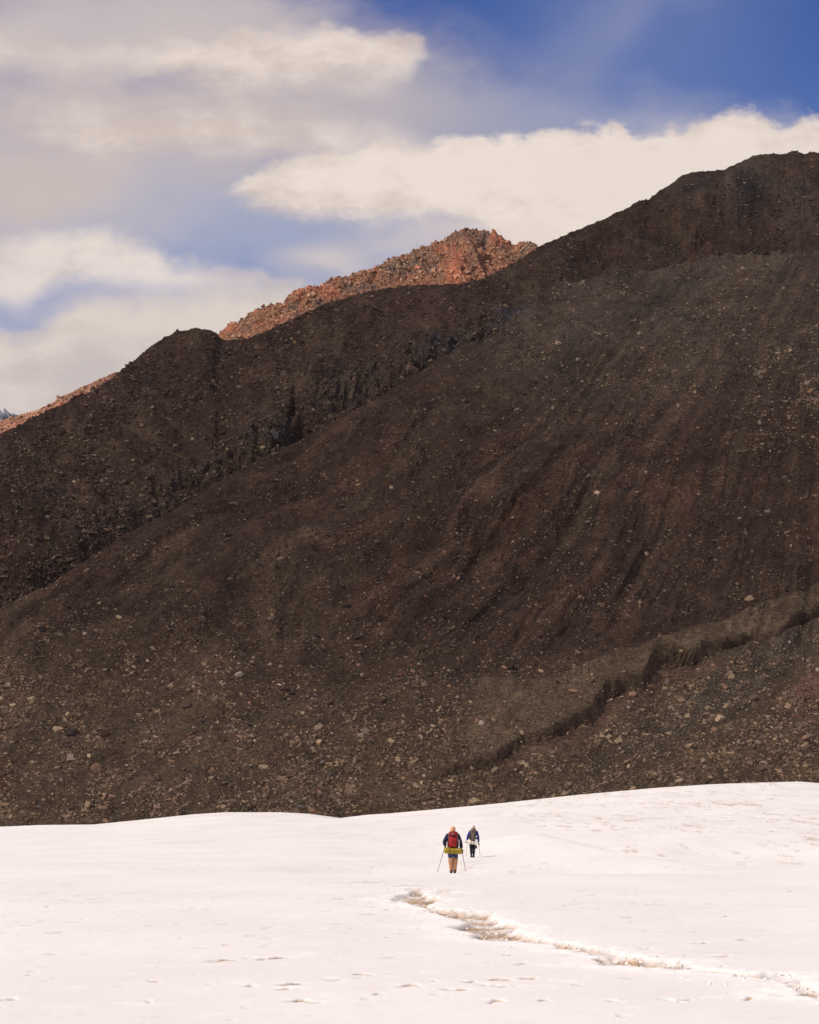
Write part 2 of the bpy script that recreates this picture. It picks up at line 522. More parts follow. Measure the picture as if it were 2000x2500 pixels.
def snow_base(x, y):
    px = 1000 + x / np.maximum(y, 1) * F_PX * 0.9917
    zc = crest_z(px)
    zc = zc + (np.interp(px, _cx, _cz) - zc) * (1 - sm(y, YC - 45, YC - 4))
    s = np.clip((y - 126) / (YC - 126), 0, 1)
    h = zc * (0.35 * s + 0.65 * s ** 1.6)
    h = h - 0.55 * sm(y, 90.7, 95.5) * (1 - sm(y, 101, 116)) * sm(x, -7, -1) * (1 - sm(x, 7, 12))
    # low diagonal swell on the right, with a hollow behind it
    xe = 12.6 - (y - 97) * 0.085
    ze = 0.02 + (y - 97) * 0.0150
    near = sm(y, 97, 104) * (1 - sm(y, 150, 172))
    h = h + near * np.where(x < xe, ze * sm(x, xe - 6.5, xe), ze - (ze + 0.75) * sm(x, xe, xe + 4.5) * (1 - 0.9 * sm(x, xe + 10, xe + 30)))
    h = h + 0.05 * fbm(x / 9, y / 14, 3, 3) * (1 - sm(y, 90, 130))
    h = h + 0.22 * fbm(x / 20, y / 30, 3, 4) * sm(y, 110, 160) * (1 - sm(y, 280, 335))
    b = y > YC
    h = np.where(b, zc - (y - YC) * 0.10 - 0.0006 * (y - YC) ** 2, h)
    return np.maximum(h, -20)


def ground_pt(px, py):
    """point of the near snow seen at a photo pixel"""
    u, v = ray(px, py)
    y = 25.0
    while y < YC:
        if CAM_Z + v * y <= float(snow_base(np.array([u * y]), np.array([y]))[0]):
            break
        y += 0.25
    return float(u * y), y


def seg_dist(x, y, pts):
    best = np.full(x.shape, 1e9); tt = np.zeros(x.shape)
    for i in range(len(pts) - 1):
        ax, ay = pts[i]; bx, by = pts[i + 1]
        dx_, dy_ = bx - ax, by - ay
        L = dx_ * dx_ + dy_ * dy_ + 1e-9
        t = np.clip(((x - ax) * dx_ + (y - ay) * dy_) / L, 0, 1)
        d = np.hypot(x - ax - t * dx_, y - ay - t * dy_)
        m = d < best
        best = np.where(m, d, best); tt = np.where(m, i + t, tt)
    return best, tt


# rows follow the eye: dense where the snow is seen flat
pyr = np.concatenate([np.linspace(2600, 2136, 390)])
yr = CAM_Z / -ray(1000, pyr)[1]
yr = np.concatenate([[6, 10, 14], yr, np.linspace(yr[-1] + 0.15, 97, 42), np.linspace(97.6, 175, 66), np.linspace(177, YC, 85), YC + np.array([0.7, 2, 5, 10, 20, 40, 70, 110, 160])])
pxc = np.concatenate([np.linspace(-900, -140, 30), np.linspace(-130, 2130, 500), np.linspace(2140, 2900, 30)])
Yg = np.repeat(yr[:, None], len(pxc), 1)
Xg = (pxc[None, :] - 1000) / (F_PX * 0.9917) * Yg
Xg = Xg + np.where(pxc < -130, -50 * (np.clip(-130 - pxc, 0, None) / 770.0) ** 1.5, 50 * (np.clip(pxc - 2130, 0, None) / 770.0) ** 1.5)[None, :]
Zg = snow_base(Xg, Yg)
tr_w = [ground_pt(*p) for p in TRAIL]
f1_w = [ground_pt(*p) for p in FAINT]
f2_w = [ground_pt(*p) for p in FAINT2]
f3_w = [ground_pt(*p) for p in FAINT3]
wx = Xg + 0.22 * fbm(Xg / 0.7, Yg / 1.4, 3, 40); wy = Yg + 0.6 * fbm(Xg / 0.5, Yg / 1.4, 3, 41)
dt, tt = seg_dist(wx, wy, tr_w)
wid = 0.30 + 0.32 * fbm(tt * 1.3, tt * 0.2, 2, 77)
gap = sm(fbm(tt * 0.9 + 3, tt * 0 + 1.5, 2, 91), -0.55, 0.0)
wid = np.maximum(wid, 0.16) * (1 + 0.3 * (1 - sm(tt, 9, 12)))
core = (1 - sm(dt, wid * 0.7, wid * 1.1)) * (0.45 + 0.55 * gap)
rim = np.exp(-((dt - wid * 1.5) / (0.42)) ** 2)
d1, t1 = seg_dist(wx, wy, f1_w); d2, t2 = seg_dist(wx, wy, f2_w); d3, t3 = seg_dist(wx, wy * 1.0, f3_w)
faint = np.exp(-(d1 / 0.9) ** 2) + 0.8 * np.exp(-(d2 / 0.6) ** 2) + 0.5 * np.exp(-(d3 / 1.5) ** 2)
lump = fbm(Xg / 0.16, Yg / 0.35, 3, 50)
lump2 = fbm(Xg / 0.5, Yg / 0.9, 3, 52)
nearm = 1 - sm(Yg, 120, 200)
Zg = Zg - 0.10 * core * (1 + 0.35 * lump) + 0.028 * rim * (0.6 + 0.9 * lump2) + 0.014 * rim * np.maximum(lump, 0)
Zg = Zg + faint * nearm * (0.03 * lump - 0.02)
streak_ = fbm(Xg / 0.22, Yg / 0.9, 3, 55)
dirt_shade = core * np.clip(0.78 + 0.7 * lump2 + 1.0 * streak_, 0, 1)  # trail dirt, with thin brown shadows painted into the tint
Zg = Zg - 0.05 * core * streak_
dirt_shade = np.maximum(dirt_shade, 0.45 * faint * sm(lump2, -0.15, 0.4))
fresh = np.clip(rim * (0.7 + 0.6 * lump2) + 0.5 * faint, 0, 1)
# sun cups and small scars
cup = fbm(Xg / 1.6, Yg / 2.2, 3, 60)
Zg = Zg + 0.007 * cup * nearm + 0.0018 * lump * nearm * sm(Yg, 20, 60)
for (a, b, w_) in PITS:
    X0, Y0 = ground_pt(a, b)
    hw = w_ * 0.55 / F_PX * Y0; hd = 0.055 + 0.001 * w_ + 0.06 * (Y0 / 60)
    r0 = int(np.searchsorted(yr, Y0 - 4)); r1 = int(np.searchsorted(yr, Y0 + 4))
    xs = Xg[r0:r1]; ys = Yg[r0:r1]
    skew = 0.25 * fbm(xs / 0.12 + a, ys * 0 + b, 2, 5)
    yy = (ys - Y0 - 0.35 * fbm(xs / (hw + 0.05) + a, ys * 0, 2, 9)) / hd + skew
    e = np.exp(-np.abs((xs - X0) / hw) ** 3 - yy ** 2)
    e = e * np.clip(0.8 + 0.9 * fbm(xs / 0.10, ys / 0.3, 2, int(a)), 0, 1)
    Zg[r0:r1] -= 0.045 * e
    Zg[r0:r1] += 0.010 * np.exp(-np.abs((xs - X0) / (hw * 1.2)) ** 3 - ((ys - Y0 - 1.7 * hd) / hd) ** 2)
    dirt_shade[r0:r1] = np.maximum(dirt_shade[r0:r1], sm(e, 0.2, 0.6) * 0.95)  # pit brown: dirt with the hollow's shade painted in
    fresh[r0:r1] = np.maximum(fresh[r0:r1], 0.8 * np.exp(-np.abs((xs - X0) / (hw * 1.3)) ** 3 - ((ys - Y0 - 1.8 * hd) / hd) ** 2))  # white highlight painted on the far rim of the pit
# scattered scars too small to place singly
for k, (fx, fy, thr) in enumerate([(0.42, 0.9, 0.50), (0.20, 0.5, 0.56)]):
    q = fbm(Xg / fx, Yg / fy, 2, 120 + k) + 0.16 * fbm(Xg / 6, Yg / 8, 2, 7)
    e = sm(q, thr + 0.12, thr + 0.3) * nearm
    Zg -= 0.012 * e; dirt_shade = np.maximum(dirt_shade, 0.24 * e)
farm = sm(Yg, 125, 150) * sm(Xg, 6, 14)
q = fbm(Xg / 0.55 + Yg / 9.0, Yg / 4.5, 3, 130) + 0.35 * fbm(Xg / 7, Yg / 14, 2, 132)
dirt_shade = np.maximum(dirt_shade, 0.50 * sm(q, 0.36, 0.60) * farm)
q = fbm(Xg / 3.0, Yg / 12.0, 3, 133)
dirt_shade = np.maximum(dirt_shade, 0.10 * sm(q, 0.1, 0.5) * sm(Yg, 125, 160))
Zg = Zg + 0.05 * fbm(Xg / 1.5, Yg / 4, 3, 131) * farm * (1 - sm(Yg, 300, 335))

M_SNOW = bpy.data.materials.new('snow'); M_SNOW.use_nodes = True
T = NT(M_SNOW.node_tree)
b = T.n['Principled BSDF']
b.inputs['Roughness'].default_value = 0.75
b.inputs['Specular IOR Level'].default_value = 0.15
g = T.node('ShaderNodeNewGeometry'); pos = g.outputs['Position']
ad = T.node('ShaderNodeAttribute', attribute_name='dirt_shade'); af = T.node('ShaderNodeAttribute', attribute_name='fresh')
mp = T.node('ShaderNodeMapping'); T.l.new(pos, mp.inputs[0]); mp.inputs['Scale'].default_value = (1, 0.45, 1)
nf_ = T.noise(mp.outputs[0], 7.0, 6.0, 0.7)
nm_ = T.noise(mp.outputs[0], 1.6, 5.0, 0.62)
nl_ = T.noise(mp.outputs[0], 0.16, 4.0, 0.5)
base = T.mix(T.step(nl_, 0.35, 0.65), (0.81, 0.785, 0.76), (0.86, 0.835, 0.81))
base = T.mix(T.m('MULTIPLY', T.step(nm_, 0.56, 0.70), 0.6), base, (0.94, 0.90, 0.87))
base = T.mix(T.m('MULTIPLY', T.step(nm_, 0.42, 0.32), 0.35), base, (0.74, 0.665, 0.60))
base = T.mix(T.m('MULTIPLY', af.outputs['Fac'], T.step(nf_, 0.35, 0.6)), base, (0.97, 0.945, 0.92))
dd = T.m('MULTIPLY', ad.outputs['Fac'], T.m('ADD', 0.55, T.m('MULTIPLY', nf_, 0.9)), clamp=True)
dcol = T.mix(T.step(nf_, 0.35, 0.62), (0.15, 0.092, 0.05), (0.58, 0.41, 0.26))
base = T.mix(dd, base, dcol)
T.l.new(base, b.inputs['Base Color'])
bp = T.node('ShaderNodeBump'); bp.inputs['Strength'].default_value = 0.22; bp.inputs['Distance'].default_value = 0.03
T.l.new(T.m('ADD', nf_, T.m('MULTIPLY', nm_, 1.5)), bp.inputs['Height']); T.l.new(bp.outputs[0], b.inputs['Normal'])

snow = grid_object('snow', np.stack([Xg, Yg, Zg], -1), M_SNOW, None, {'dirt_shade': dirt_shade, 'fresh': fresh}, smooth=True)
tag(snow, kind='structure')


def snow_z(x, y):
    return float(snow_base(np.array([x], float), np.array([y], float))[0])


# ------------------------------------------------------------------ main scree slope
COLS = np.concatenate([np.linspace(-520, -110, 24), np.linspace(-100, 2100, 600), np.linspace(2110, 2520, 24)])
C_CREST = np.array([(-520, 1700), (-200, 1580), (0, 1485), (58, 1456), (133, 1416), (214, 1364), (290, 1317), (359, 1277), (452, 1230), (522, 1184), (585, 1149), (675, 1100), (726, 1080), (759, 1061), (824, 1026),
                    (898, 987), (950, 957), (987, 933), (1016, 916), (1062, 884), (1103, 858), (1149, 840), (1178, 832), (1213, 809), (1240, 788), (1275, 762), (1310, 728), (1360, 694), (1420, 678), (1500, 669),
                    (1558, 663), (1630, 651), (1717, 632), (1761, 625), (1848, 622), (1920, 613), (1952, 608), (1993, 608), (2200, 590), (2520, 560)], float)


def face(cols, crest, Yb, vb_py, slope, back=(6, 20, 60, 140, 260), rows=400, bow=0.0, tpow=1.0, Ycrest=None):
    """a hillside between a hidden foot and its skyline, plus its far side"""
    pc = np.interp(cols, crest[:, 0], crest[:, 1])
    k = 5
    u_c, v_c = ray(cols, pc); u_b, v_b = ray(cols, vb_py)
    Yb = np.broadcast_to(np.asarray(Yb, float), cols.shape)
    zb = v_b * Yb
    if Ycrest is None:
        Yc_ = (slope * Yb - zb) / (slope - v_c)
        ker = np.ones(41) / 41
        Yc_ = np.convolve(np.pad(Yc_, 20, mode='edge'), ker, 'valid')
    else:
        Yc_ = np.broadcast_to(np.asarray(Ycrest, float), cols.shape)
    Pb = np.stack([u_b * Yb, Yb, zb + CAM_Z], -1); Pc = np.stack([u_c * Yc_, Yc_, v_c * Yc_ + CAM_Z], -1)
    t = np.linspace(0, 1, rows) ** tpow
    P = Pb[None] + (Pc - Pb)[None] * t[:, None, None]
    P[..., 2] += bow * np.sin(np.pi * t)[:, None]
    tail = []
    for d_ in back:
        q_ = Pc.copy(); q_[:, 1] += d_; q_[:, 0] *= 1 + d_ / Yc_; q_[:, 2] -= d_ * 0.42 + (0.0 if d_ > 6 else -0.6)
        tail.append(q_)
    P = np.concatenate([P, np.stack(tail)], 0)
    return P, rows


def normals(P):
    du = np.gradient(P, axis=1); dv = np.gradient(P, axis=0)
    n = np.cross(du, dv); n /= np.linalg.norm(n, axis=-1, keepdims=True) + 1e-9
    return np.where(n[..., 2:3] < 0, -n, n)


vb_c = np.interp(COLS, SN_CREST[:, 0], SN_CREST[:, 1]) + 70
PC, RC = face(COLS, C_CREST, 480.0, vb_c, 0.53, rows=440, tpow=1.22, back=(3, 9, 20, 60))
cx_, cy_ = pix(PC)
PCX, PCY = cx_.copy(), cy_.copy()
edge = sm(PCY - np.interp(PCX, C_CREST[:, 0], C_CREST[:, 1]), 2, 60)
# streaks fan out from the upper right
AX, AY = 2150.0, 250.0
th = np.arctan2(PCY - AY, AX - PCX); rr = np.hypot(PCX - AX, PCY - AY)
warp = 0.055 * fbm(PCX / 330, PCY / 330, 3, 8) + 0.006 * fbm(PCX / 40, PCY / 40, 3, 9)
fan = fbm((th + warp) * 46, rr / 420, 4, 21)
fan2 = ridged((th + warp) * 22, rr / 700, 3, 22)
midl = 1 - sm(PCY, 1500, 1700)
wx_, wy_ = PC[..., 0], PC[..., 1]
big = fbm(wx_ / 34, wy_ / 44, 4, 30)
med = fbm(wx_ / 7, wy_ / 9, 3, 31)
fine = fbm(wx_ / 1.6, wy_ / 2.0, 3, 32)
NRM = normals(PC)
soft = 0.25 + 0.75 * sm(rr, 700, 1400)
calm = bell(PCX, PCY, 1500, 1680, 480, 110, -0.5)
disp = (1 - 0.6 * calm) * (1.25 * fan2 * midl * soft + 0.95 * fan * midl * soft + 2.6 * big + 0.9 * med + 0.42 * fine + 3.0 * fbm(wx_ / 75, wy_ / 60, 3, 33))
PC = PC + NRM * (disp * (0.15 + 0.85 * edge))[..., None]
# stream-cut bank low on the right
LIP = np.array([(960, 1935), (1040, 1905), (1087, 1886), (1116, 1869), (1160, 1856), (1214, 1843), (1240, 1822), (1272, 1798), (1310, 1786), (1348, 1777), (1380, 1762), (1406, 1748), (1428, 1738), (1445, 1722), (1455, 1700), (1475, 1672), (1499, 1661), (1530, 1652),
                (1568, 1643), (1582, 1625), (1588, 1603), (1600, 1590), (1630, 1583), (1655, 1588), (1690, 1592), (1725, 1574), (1812, 1554), (1899, 1536), (1940, 1506), (1962, 1487), (2000, 1470), (2200, 1410), (2520, 1300)], float)
LIPH = np.array([(960, 0.0), (1040, 0.1), (1087, 1.5), (1214, 2.6), (1272, 2.0), (1348, 2.7), (1406, 2.9), (1445, 2.4), (1475, 4.6), (1499, 3.4), (1568, 3.0), (1588, 5.2), (1655, 4.4), (1700, 3.8), (1725, 2.6), (1812, 1.7), (1899, 0.6), (1962, 1.9), (2000, 1.8), (2200, 1.6)], float)
lh = np.interp(PCX, LIPH[:, 0], LIPH[:, 1])
lh = np.stack([np.convolve(np.pad(lh[i], 8, mode='edge'), np.ones(17) / 17, 'valid') for i in range(lh.shape[0])])
WX = PCX + 4 * fbm(PCX / 34, PCY / 34, 3, 66); WY = PCY + 5 * fbm(PCX / 34, PCY / 34, 3, 61)
sdx, _q = seg_dist(WX, WY, LIP.tolist())
lipy = np.interp(WX, LIP[:, 0], LIP[:, 1])
sdn = np.where(WY > lipy, sdx, -sdx)
drop = sm(sdn, 0, 10) * (0.80 + 0.20 * sm(sdn, 13, 34))
lh = lh * 0.95 * (1 + 0.2 * fbm(PCX / 40, PCY / 40, 3, 67))
fade = 1 - sm(sdn, 30, 300)
PC[..., 2] -= lh * drop * fade
PC[..., 1] += (0.55 * fbm(PCX / 26, PCY / 5, 3, 64) + 1.5 * sm(fbm(PCX / 60, PCY / 50, 2, 68), -0.2, 0.3) * sm(sdn, 4, 10)) * sm(sdn, 0, 3) * (1 - sm(sdn, 9, 13)) * sm(lh, 0.1, 1)
PC[..., 2] += 0.45 * lh * np.exp(-((sdn + 7) / 10.0) ** 2) * 0.5
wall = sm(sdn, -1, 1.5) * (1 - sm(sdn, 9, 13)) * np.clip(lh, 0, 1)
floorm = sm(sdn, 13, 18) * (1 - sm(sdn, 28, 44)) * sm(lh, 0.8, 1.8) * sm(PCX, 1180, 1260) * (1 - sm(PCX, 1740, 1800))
# colours
upl = np.interp(PCX, [900, 1120, 1350, 1500, 1640, 1760, 2000, 2500], [1990, 1668, 1660, 1602, 1556, 1520, 1418, 1250]) + 8 * fbm(PCX / 40, PCY / 40, 3, 65)
bank = sm(PCY - upl, -2, 8) * sm(PCX, 1080, 1200) * (1 - sm(sdn, -2, 4))
PC[..., 2] += 0.6 * np.exp(-((PCY - upl - 6) / 9.0) ** 2) * sm(PCX, 1080, 1200)
_lip = 1 - sm(PCY - np.interp(PCX, C_CREST[:, 0], C_CREST[:, 1]), 0, 26)
PC[..., 2] += _lip * (1.2 * fbm(PCX / 38, PCY / 60, 3, 601) + 0.8 * np.maximum(fbm(PCX / 11, PCY / 11, 2, 602), -0.2)) * (0.5 + 0.9 * sm(PCX, 1000, 1250))
col = np.broadcast_to(DARK, PC.shape).copy()
patch = fbm(PCX / 120, PCY / 90, 4, 70)
col = blend(col, RED, sm(fan + 0.5 * patch, 0.12, 0.55) * 0.6 * midl * sm(PCY, 850, 1050))
col = blend(col, RED, sm(fbm(PCX / 60 + PCY / 200, PCY / 80, 4, 71), 0.28, 0.45) * 0.85 * sm(PCX, 700, 1000) * (1 - sm(PCY, 1480, 1600)) * sm(PCY, 1000, 1200))
upper = (1 - sm(PCY - 0.10 * (2000 - PCX), 780, 1050)) * sm(PCX, 1000, 1400)
col = blend(col, GREY, np.clip(upper * (0.75 + 0.6 * patch), 0, 1))
lowl = sm(PCY - 0.12 * PCX + 110 * fbm(PCX / 170, PCY / 110, 4, 72), 1400, 1730)
col = blend(col, OLIVE, lowl * 0.9)
col = blend(col, OLIVE, sm(fbm((th + warp) * 30, rr / 300, 4, 73), 0.1, 0.5) * 0.55 * midl)
col = blend(col, RED, sm(fbm(PCX / 110, PCY / 55, 4, 74), 0.30, 0.5) * 0.6 * lowl)
col = blend(col, SAND * 1.08, bank * 0.95)
bel = sm(sdn, 2, 12) * sm(PCX, 1000, 1150)
col = blend(col, OLIVE, bel * 0.9)
greyb = bell(PCX, PCY, 1790, 1640, 330, 60, -0.55) * bel
col = blend(col, GREY * 0.95, np.clip(greyb * 1.1, 0, 1))
col = blend(col, np.array([0.19, 0.10, 0.066]), sm(PCX - 1.2 * np.abs(PCY - 1690), 1850, 1930) * bel * 0.8)
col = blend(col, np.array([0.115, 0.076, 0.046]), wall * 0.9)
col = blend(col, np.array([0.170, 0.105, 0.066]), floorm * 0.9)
col = blend(col, BLACK, sm(fbm(PCX / 45, PCY / 30, 4, 76), 0.35, 0.6) * 0.35 * (1 - lowl))
col = blend(col, RED * 1.2, bell(PCX, PCY, 1528, 1560, 22, 60, 0.35) * 0.8)
col = blend(col, SAND * 1.1, bell(PCX, PCY, 25, 1740, 55, 20, -0.5))
mar = bell(PCX, PCY, 960, 1962, 110, 12, -0.25)
PC[..., 2] += 0.9 * mar; col = blend(col, SAND, np.clip(mar, 0, 1))
col = col * (1 + 0.30 * fbm(PCX / 14, PCY / 10, 4, 77))[..., None] * (1 + 0.27 * fan * midl)[..., None] * (1 + 0.35 * fbm(PCX / 70, PCY / 45, 4, 78))[..., None]
col = np.clip(col, 0.012, 0.9)
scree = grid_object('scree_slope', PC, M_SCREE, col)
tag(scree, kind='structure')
cx_, cy_ = pix(PC)

# ------------------------------------------------------------------ the hillside across the gully
D_CREST = np.array([(-520, 1390), (-200, 1160), (0, 1061), (40, 1042), (82, 1019), (122, 998), (165, 983), (174, 972), (209, 962), (235, 951), (261, 932), (282, 917), (296, 903), (320, 885), (345, 865), (368, 843), (400, 823),
                    (440, 807), (470, 803), (500, 803), (520, 807), (533, 814), (541, 826), (560, 829), (600, 826), (640, 812), (700, 785), (748, 763), (800, 738), (850, 725), (900, 712), (950, 703), (1000, 698), (1060, 696), (1110, 693), (1150, 690),
                    (1190, 675), (1230, 654), (1270, 632), (1300, 613), (1318, 602), (1400, 567), (1500, 521), (1530, 508), (1560, 490), (1585, 487), (1610, 465), (1640, 450), (1665, 428), (1700, 420), (1735, 418), (1770, 415), (1800, 400), (1830, 386), (1855, 379),
                    (1880, 376), (1920, 376), (1936, 369), (1945, 371), (1965, 378), (1985, 373), (2010, 374), (2200, 350), (2520, 330)], float)
vb_d = np.interp(COLS, C_CREST[:, 0], C_CREST[:, 1]) + 110
ycr = PC[439, :, 1]
PD, RD = face(COLS, D_CREST, ycr + 45, vb_d, 0.52, rows=250, back=(5, 16, 45, 110, 200))
DX, DY = pix(PD)
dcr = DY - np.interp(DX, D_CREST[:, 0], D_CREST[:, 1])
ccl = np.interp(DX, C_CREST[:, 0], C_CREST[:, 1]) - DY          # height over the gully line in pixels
edged = sm(dcr, 2, 50)
ND = normals(PD)
crag = 1.2 * bell(DX, DY, 860, 945, 90, 48, -0.45) + 1.1 * bell(DX, DY, 650, 1075, 62, 42, -0.2) + 1.1 * bell(DX, DY, 1085, 850, 80, 26, -0.55) + 0.9 * bell(DX, DY, 1190, 800, 60, 30, -0.6) \
    + 0.8 * bell(DX, DY, 480, 1165, 90, 30, -0.5) + 0.7 * bell(DX, DY, 250, 1290, 120, 40, -0.5) + 0.7 * bell(DX, DY, 1010, 905, 30, 24) + 0.5 * bell(DX, DY, 380, 1240, 60, 50, -0.5)
crag = np.clip(crag * (0.9 + 0.5 * fbm(DX / 40, DY / 40, 3, 80)), 0, 1.1)
wd, wv = worley(DX / 17 + 0.4 * fbm(DX / 20, DY / 20, 2, 81), DY / 26, 82)
wd2, wv2 = worley(DX / 7, DY / 10, 83)
gull = ridged(DX / 70 + 0.25 * fbm(DX / 120, DY / 120, 2, 84), DY / 420, 3, 85)
low = 1 - sm(ccl, 0, 260)
cutd = 1 - sm(ccl, -60, 34)
dd_ = 7.0 * fbm(DX / 170, DY / 150, 4, 86) + 1.3 * fbm(DX / 38, DY / 34, 4, 87) + 0.55 * fbm(DX / 9, DY / 8, 3, 88) + 2.0 * gull * low * (0.4 + 0.6 * sm(fbm(DX / 200, DY / 200, 2, 89), -0.3, 0.5))
dd_ = dd_ + crag * (3.0 * (wv - 0.45) + 1.5 * (wv2 - 0.5) - 1.0 * wd)
DXw = DX + 22 * fbm(DX / 60, DY / 40, 3, 97)
rav = 0.45 * bell(DXw, DY, 716, 990, 9, 48, 0.16) + 0.9 * bell(DXw, DY, 728, 1062, 44, 16, -0.5) + 0.8 * bell(DX, DY, 735, 1050, 26, 30, 0.4) + 0.8 * bell(DX, DY, 930, 968, 35, 12, -0.6) + 0.6 * bell(DX, DY, 1190, 826, 20, 12) + 0.6 * bell(DX, DY, 1020, 900, 14, 14)
dd_ = dd_ - 10 * rav - 5 * cutd * (1 - 0.8 * sm(DX, 1180, 1300))
PD = PD + ND * (dd_ * (0.10 + 0.90 * edged))[..., None]
# rubble-rough skyline
PD[..., 2] += (0.5 * fbm(DX / 9, DY / 9, 3, 90) + 0.5 * np.maximum(fbm(DX / 4, DY / 4, 2, 92), 0)) * (1 - edged)
colD = np.broadcast_to(DARK * 1.02, PD.shape).copy()
sl = fbm((DX + 1.6 * DY) / 160, (DY - 0.6 * DX) / 40, 4, 93)
colD = blend(colD, OLIVE * 0.82, sm(sl, -0.05, 0.4) * 0.8)
colD = blend(colD, RED * 0.95, sm(fbm(DX / 90, DY / 60, 4, 94), 0.2, 0.5) * 0.55)
colD = blend(colD, np.array([0.135, 0.075, 0.055]), bell(DX, DY, 1000, 740, 150, 40) * 0.6 + bell(DX, DY, 350, 850, 90, 40) * 0.5 + bell(DX, DY, 250, 960, 80, 40, -0.6) * 0.5)
colD = blend(colD, BLACK * 1.3, np.clip(bell(DX, DY, 1700, 468, 70, 22, -0.1) + bell(DX, DY, 1830, 470, 40, 60, 0.3), 0, 1) * 0.8)
colD = blend(colD, GREY * 0.95, np.clip(bell(DX, DY, 1870, 430, 90, 26, 0.5) + bell(DX, DY, 1780, 460, 16, 60, 0.1) + bell(DX, DY, 1960, 520, 60, 120, -0.3) * 0.6, 0, 1) * 0.75)
colD = blend(colD, np.array([0.155, 0.094, 0.062]), np.clip(bell(DX, DY, 1965, 440, 60, 18, 0.35), 0, 1) * 0.7)
colD = blend(colD, np.array([0.115, 0.094, 0.072]), np.clip(crag, 0, 1) * 0.65)
colD = blend(colD, np.array([0.100, 0.100, 0.102]), np.clip(bell(DX, DY, 1090, 850, 60, 26, -0.6) + bell(DX, DY, 1250, 760, 60, 22, -0.6) + bell(DX, DY, 705, 1060, 20, 20), 0, 1) * 0.8)
colD = blend(colD, BLACK, sm(fbm(DX / 50, DY / 26, 4, 95), 0.3, 0.6) * 0.45)
colD = blend(colD, DARK * 0.75, (1 - sm(ccl, 0, 150)) * (0.40 + 0.3 * (1 - sm(DX, 500, 800))) * (1 - 0.7 * sm(DX, 1180, 1300)))  # gully shade painted into the hillside colour, this line and next
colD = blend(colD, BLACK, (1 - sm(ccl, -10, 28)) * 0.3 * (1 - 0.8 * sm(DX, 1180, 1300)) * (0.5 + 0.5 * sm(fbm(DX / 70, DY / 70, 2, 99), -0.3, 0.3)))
colD = np.clip(colD * (1 + 0.30 * fbm(DX / 12, DY / 9, 4, 96))[..., None] * (1 + 0.4 * fbm(DX / 80, DY / 50, 4, 98))[..., None], 0.012, 0.9)
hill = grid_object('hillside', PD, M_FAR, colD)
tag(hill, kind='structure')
dx_, dy_ = pix(PD)

# ------------------------------------------------------------------ sunlit spur at the left edge
F_CREST = np.array([(-520, 1215), (-200, 1095), (0, 1028), (57, 1010), (104, 996), (122, 987), (148, 969), (174, 960), (200, 944), (235, 929), (261, 917), (285, 908), (330, 915), (420, 1000)], float)
fc = np.linspace(-520, 420, 330)
PF, RF = face(fc, F_CREST, 1010.0, np.interp(fc, F_CREST[:, 0], F_CREST[:, 1]) + 170, 0.5, rows=95, Ycrest=1090.0, back=(5, 16, 45, 110))
FX, FY = pix(PF); NF = normals(PF)
PF = PF + NF * (1.6 * fbm(FX / 40, FY / 30, 4, 201) + 0.6 * fbm(FX / 6, FY / 6, 3, 202))[..., None] * (0.3 + 0.7 * sm(FY - np.interp(FX, F_CREST[:, 0], F_CREST[:, 1]), 0, 14))[..., None]
colF = np.broadcast_to(np.array([0.40, 0.205, 0.135]), PF.shape).copy()
colF = blend(colF, np.array([0.24, 0.14, 0.10]), sm(fbm(FX / 14, FY / 9, 4, 203), 0.0, 0.4) * 0.7)
colF = np.clip(colF * (1 + 0.35 * fbm(FX / 5, FY / 4, 3, 204))[..., None], 0.02, 0.9)
spur = grid_object('spur', PF, M_FAR, colF); tag(spur, kind='structure')

# ------------------------------------------------------------------ sunlit rocky peak
E_CREST = np.array([(300, 960), (450, 870), (539, 811), (564, 794), (598, 779), (628, 757), (662, 746), (690, 742), (702, 722), (724, 709), (741, 705), (751, 701), (781, 700), (810, 684), (845, 675), (879, 662), (919, 655), (940, 640), (963, 630), (993, 621),
                    (1032, 604), (1081, 587), (1098, 574), (1111, 565), (1128, 563), (1145, 559), (1165, 562), (1177, 561), (1190, 567), (1209, 564), (1222, 573), (1234, 584), (1246, 594), (1259, 600), (1275, 592), (1290, 589), (1305, 596), (1318, 604), (1400, 640), (1550, 720)], float)
ec = np.linspace(330, 1540, 460)
PE, RE = face(ec, E_CREST, 1640.0, np.interp(ec, E_CREST[:, 0], E_CREST[:, 1]) + 260, 0.5, rows=150, Ycrest=1900.0 + 60 * np.sin(ec / 150), back=(8, 25, 70, 180, 320))
EX, EY = pix(PE); NE = normals(PE)
ecr = EY - np.interp(EX, E_CREST[:, 0], E_CREST[:, 1])
rib = ridged((EX - 0.55 * EY) / 46, EY / 220, 3, 210)
we, wev = worley(EX / 9, EY / 8, 211)
PE = PE + NE * (4.5 * rib + 7 * fbm(EX / 60, EY / 50, 4, 212) + 1.8 * (wev - 0.5) + 1.2 * fbm(EX / 5, EY / 5, 2, 213))[..., None] * (0.12 + 0.88 * sm(ecr, 1, 22))[..., None]
PE[..., 2] += (1 - sm(ecr, 0, 12)) * (1.7 * fbm(EX / 7, EY * 0, 3, 214) + 2.4 * np.maximum(fbm(EX / 3.2, EY * 0, 2, 215), 0))
colE = np.broadcast_to(np.array([0.270, 0.130, 0.072]), PE.shape).copy()
colE = blend(colE, np.array([0.135, 0.098, 0.075]), sm(fbm(EX / 30 + EY / 60, EY / 26, 4, 216), 0.0, 0.4) * 0.85)
colE = blend(colE, np.array([0.115, 0.085, 0.062]), np.clip(bell(EX, EY, 1130, 580, 50, 22) + bell(EX, EY, 1010, 640, 70, 22, -0.4) + bell(EX, EY, 1150, 650, 14, 40), 0, 1) * 0.7)
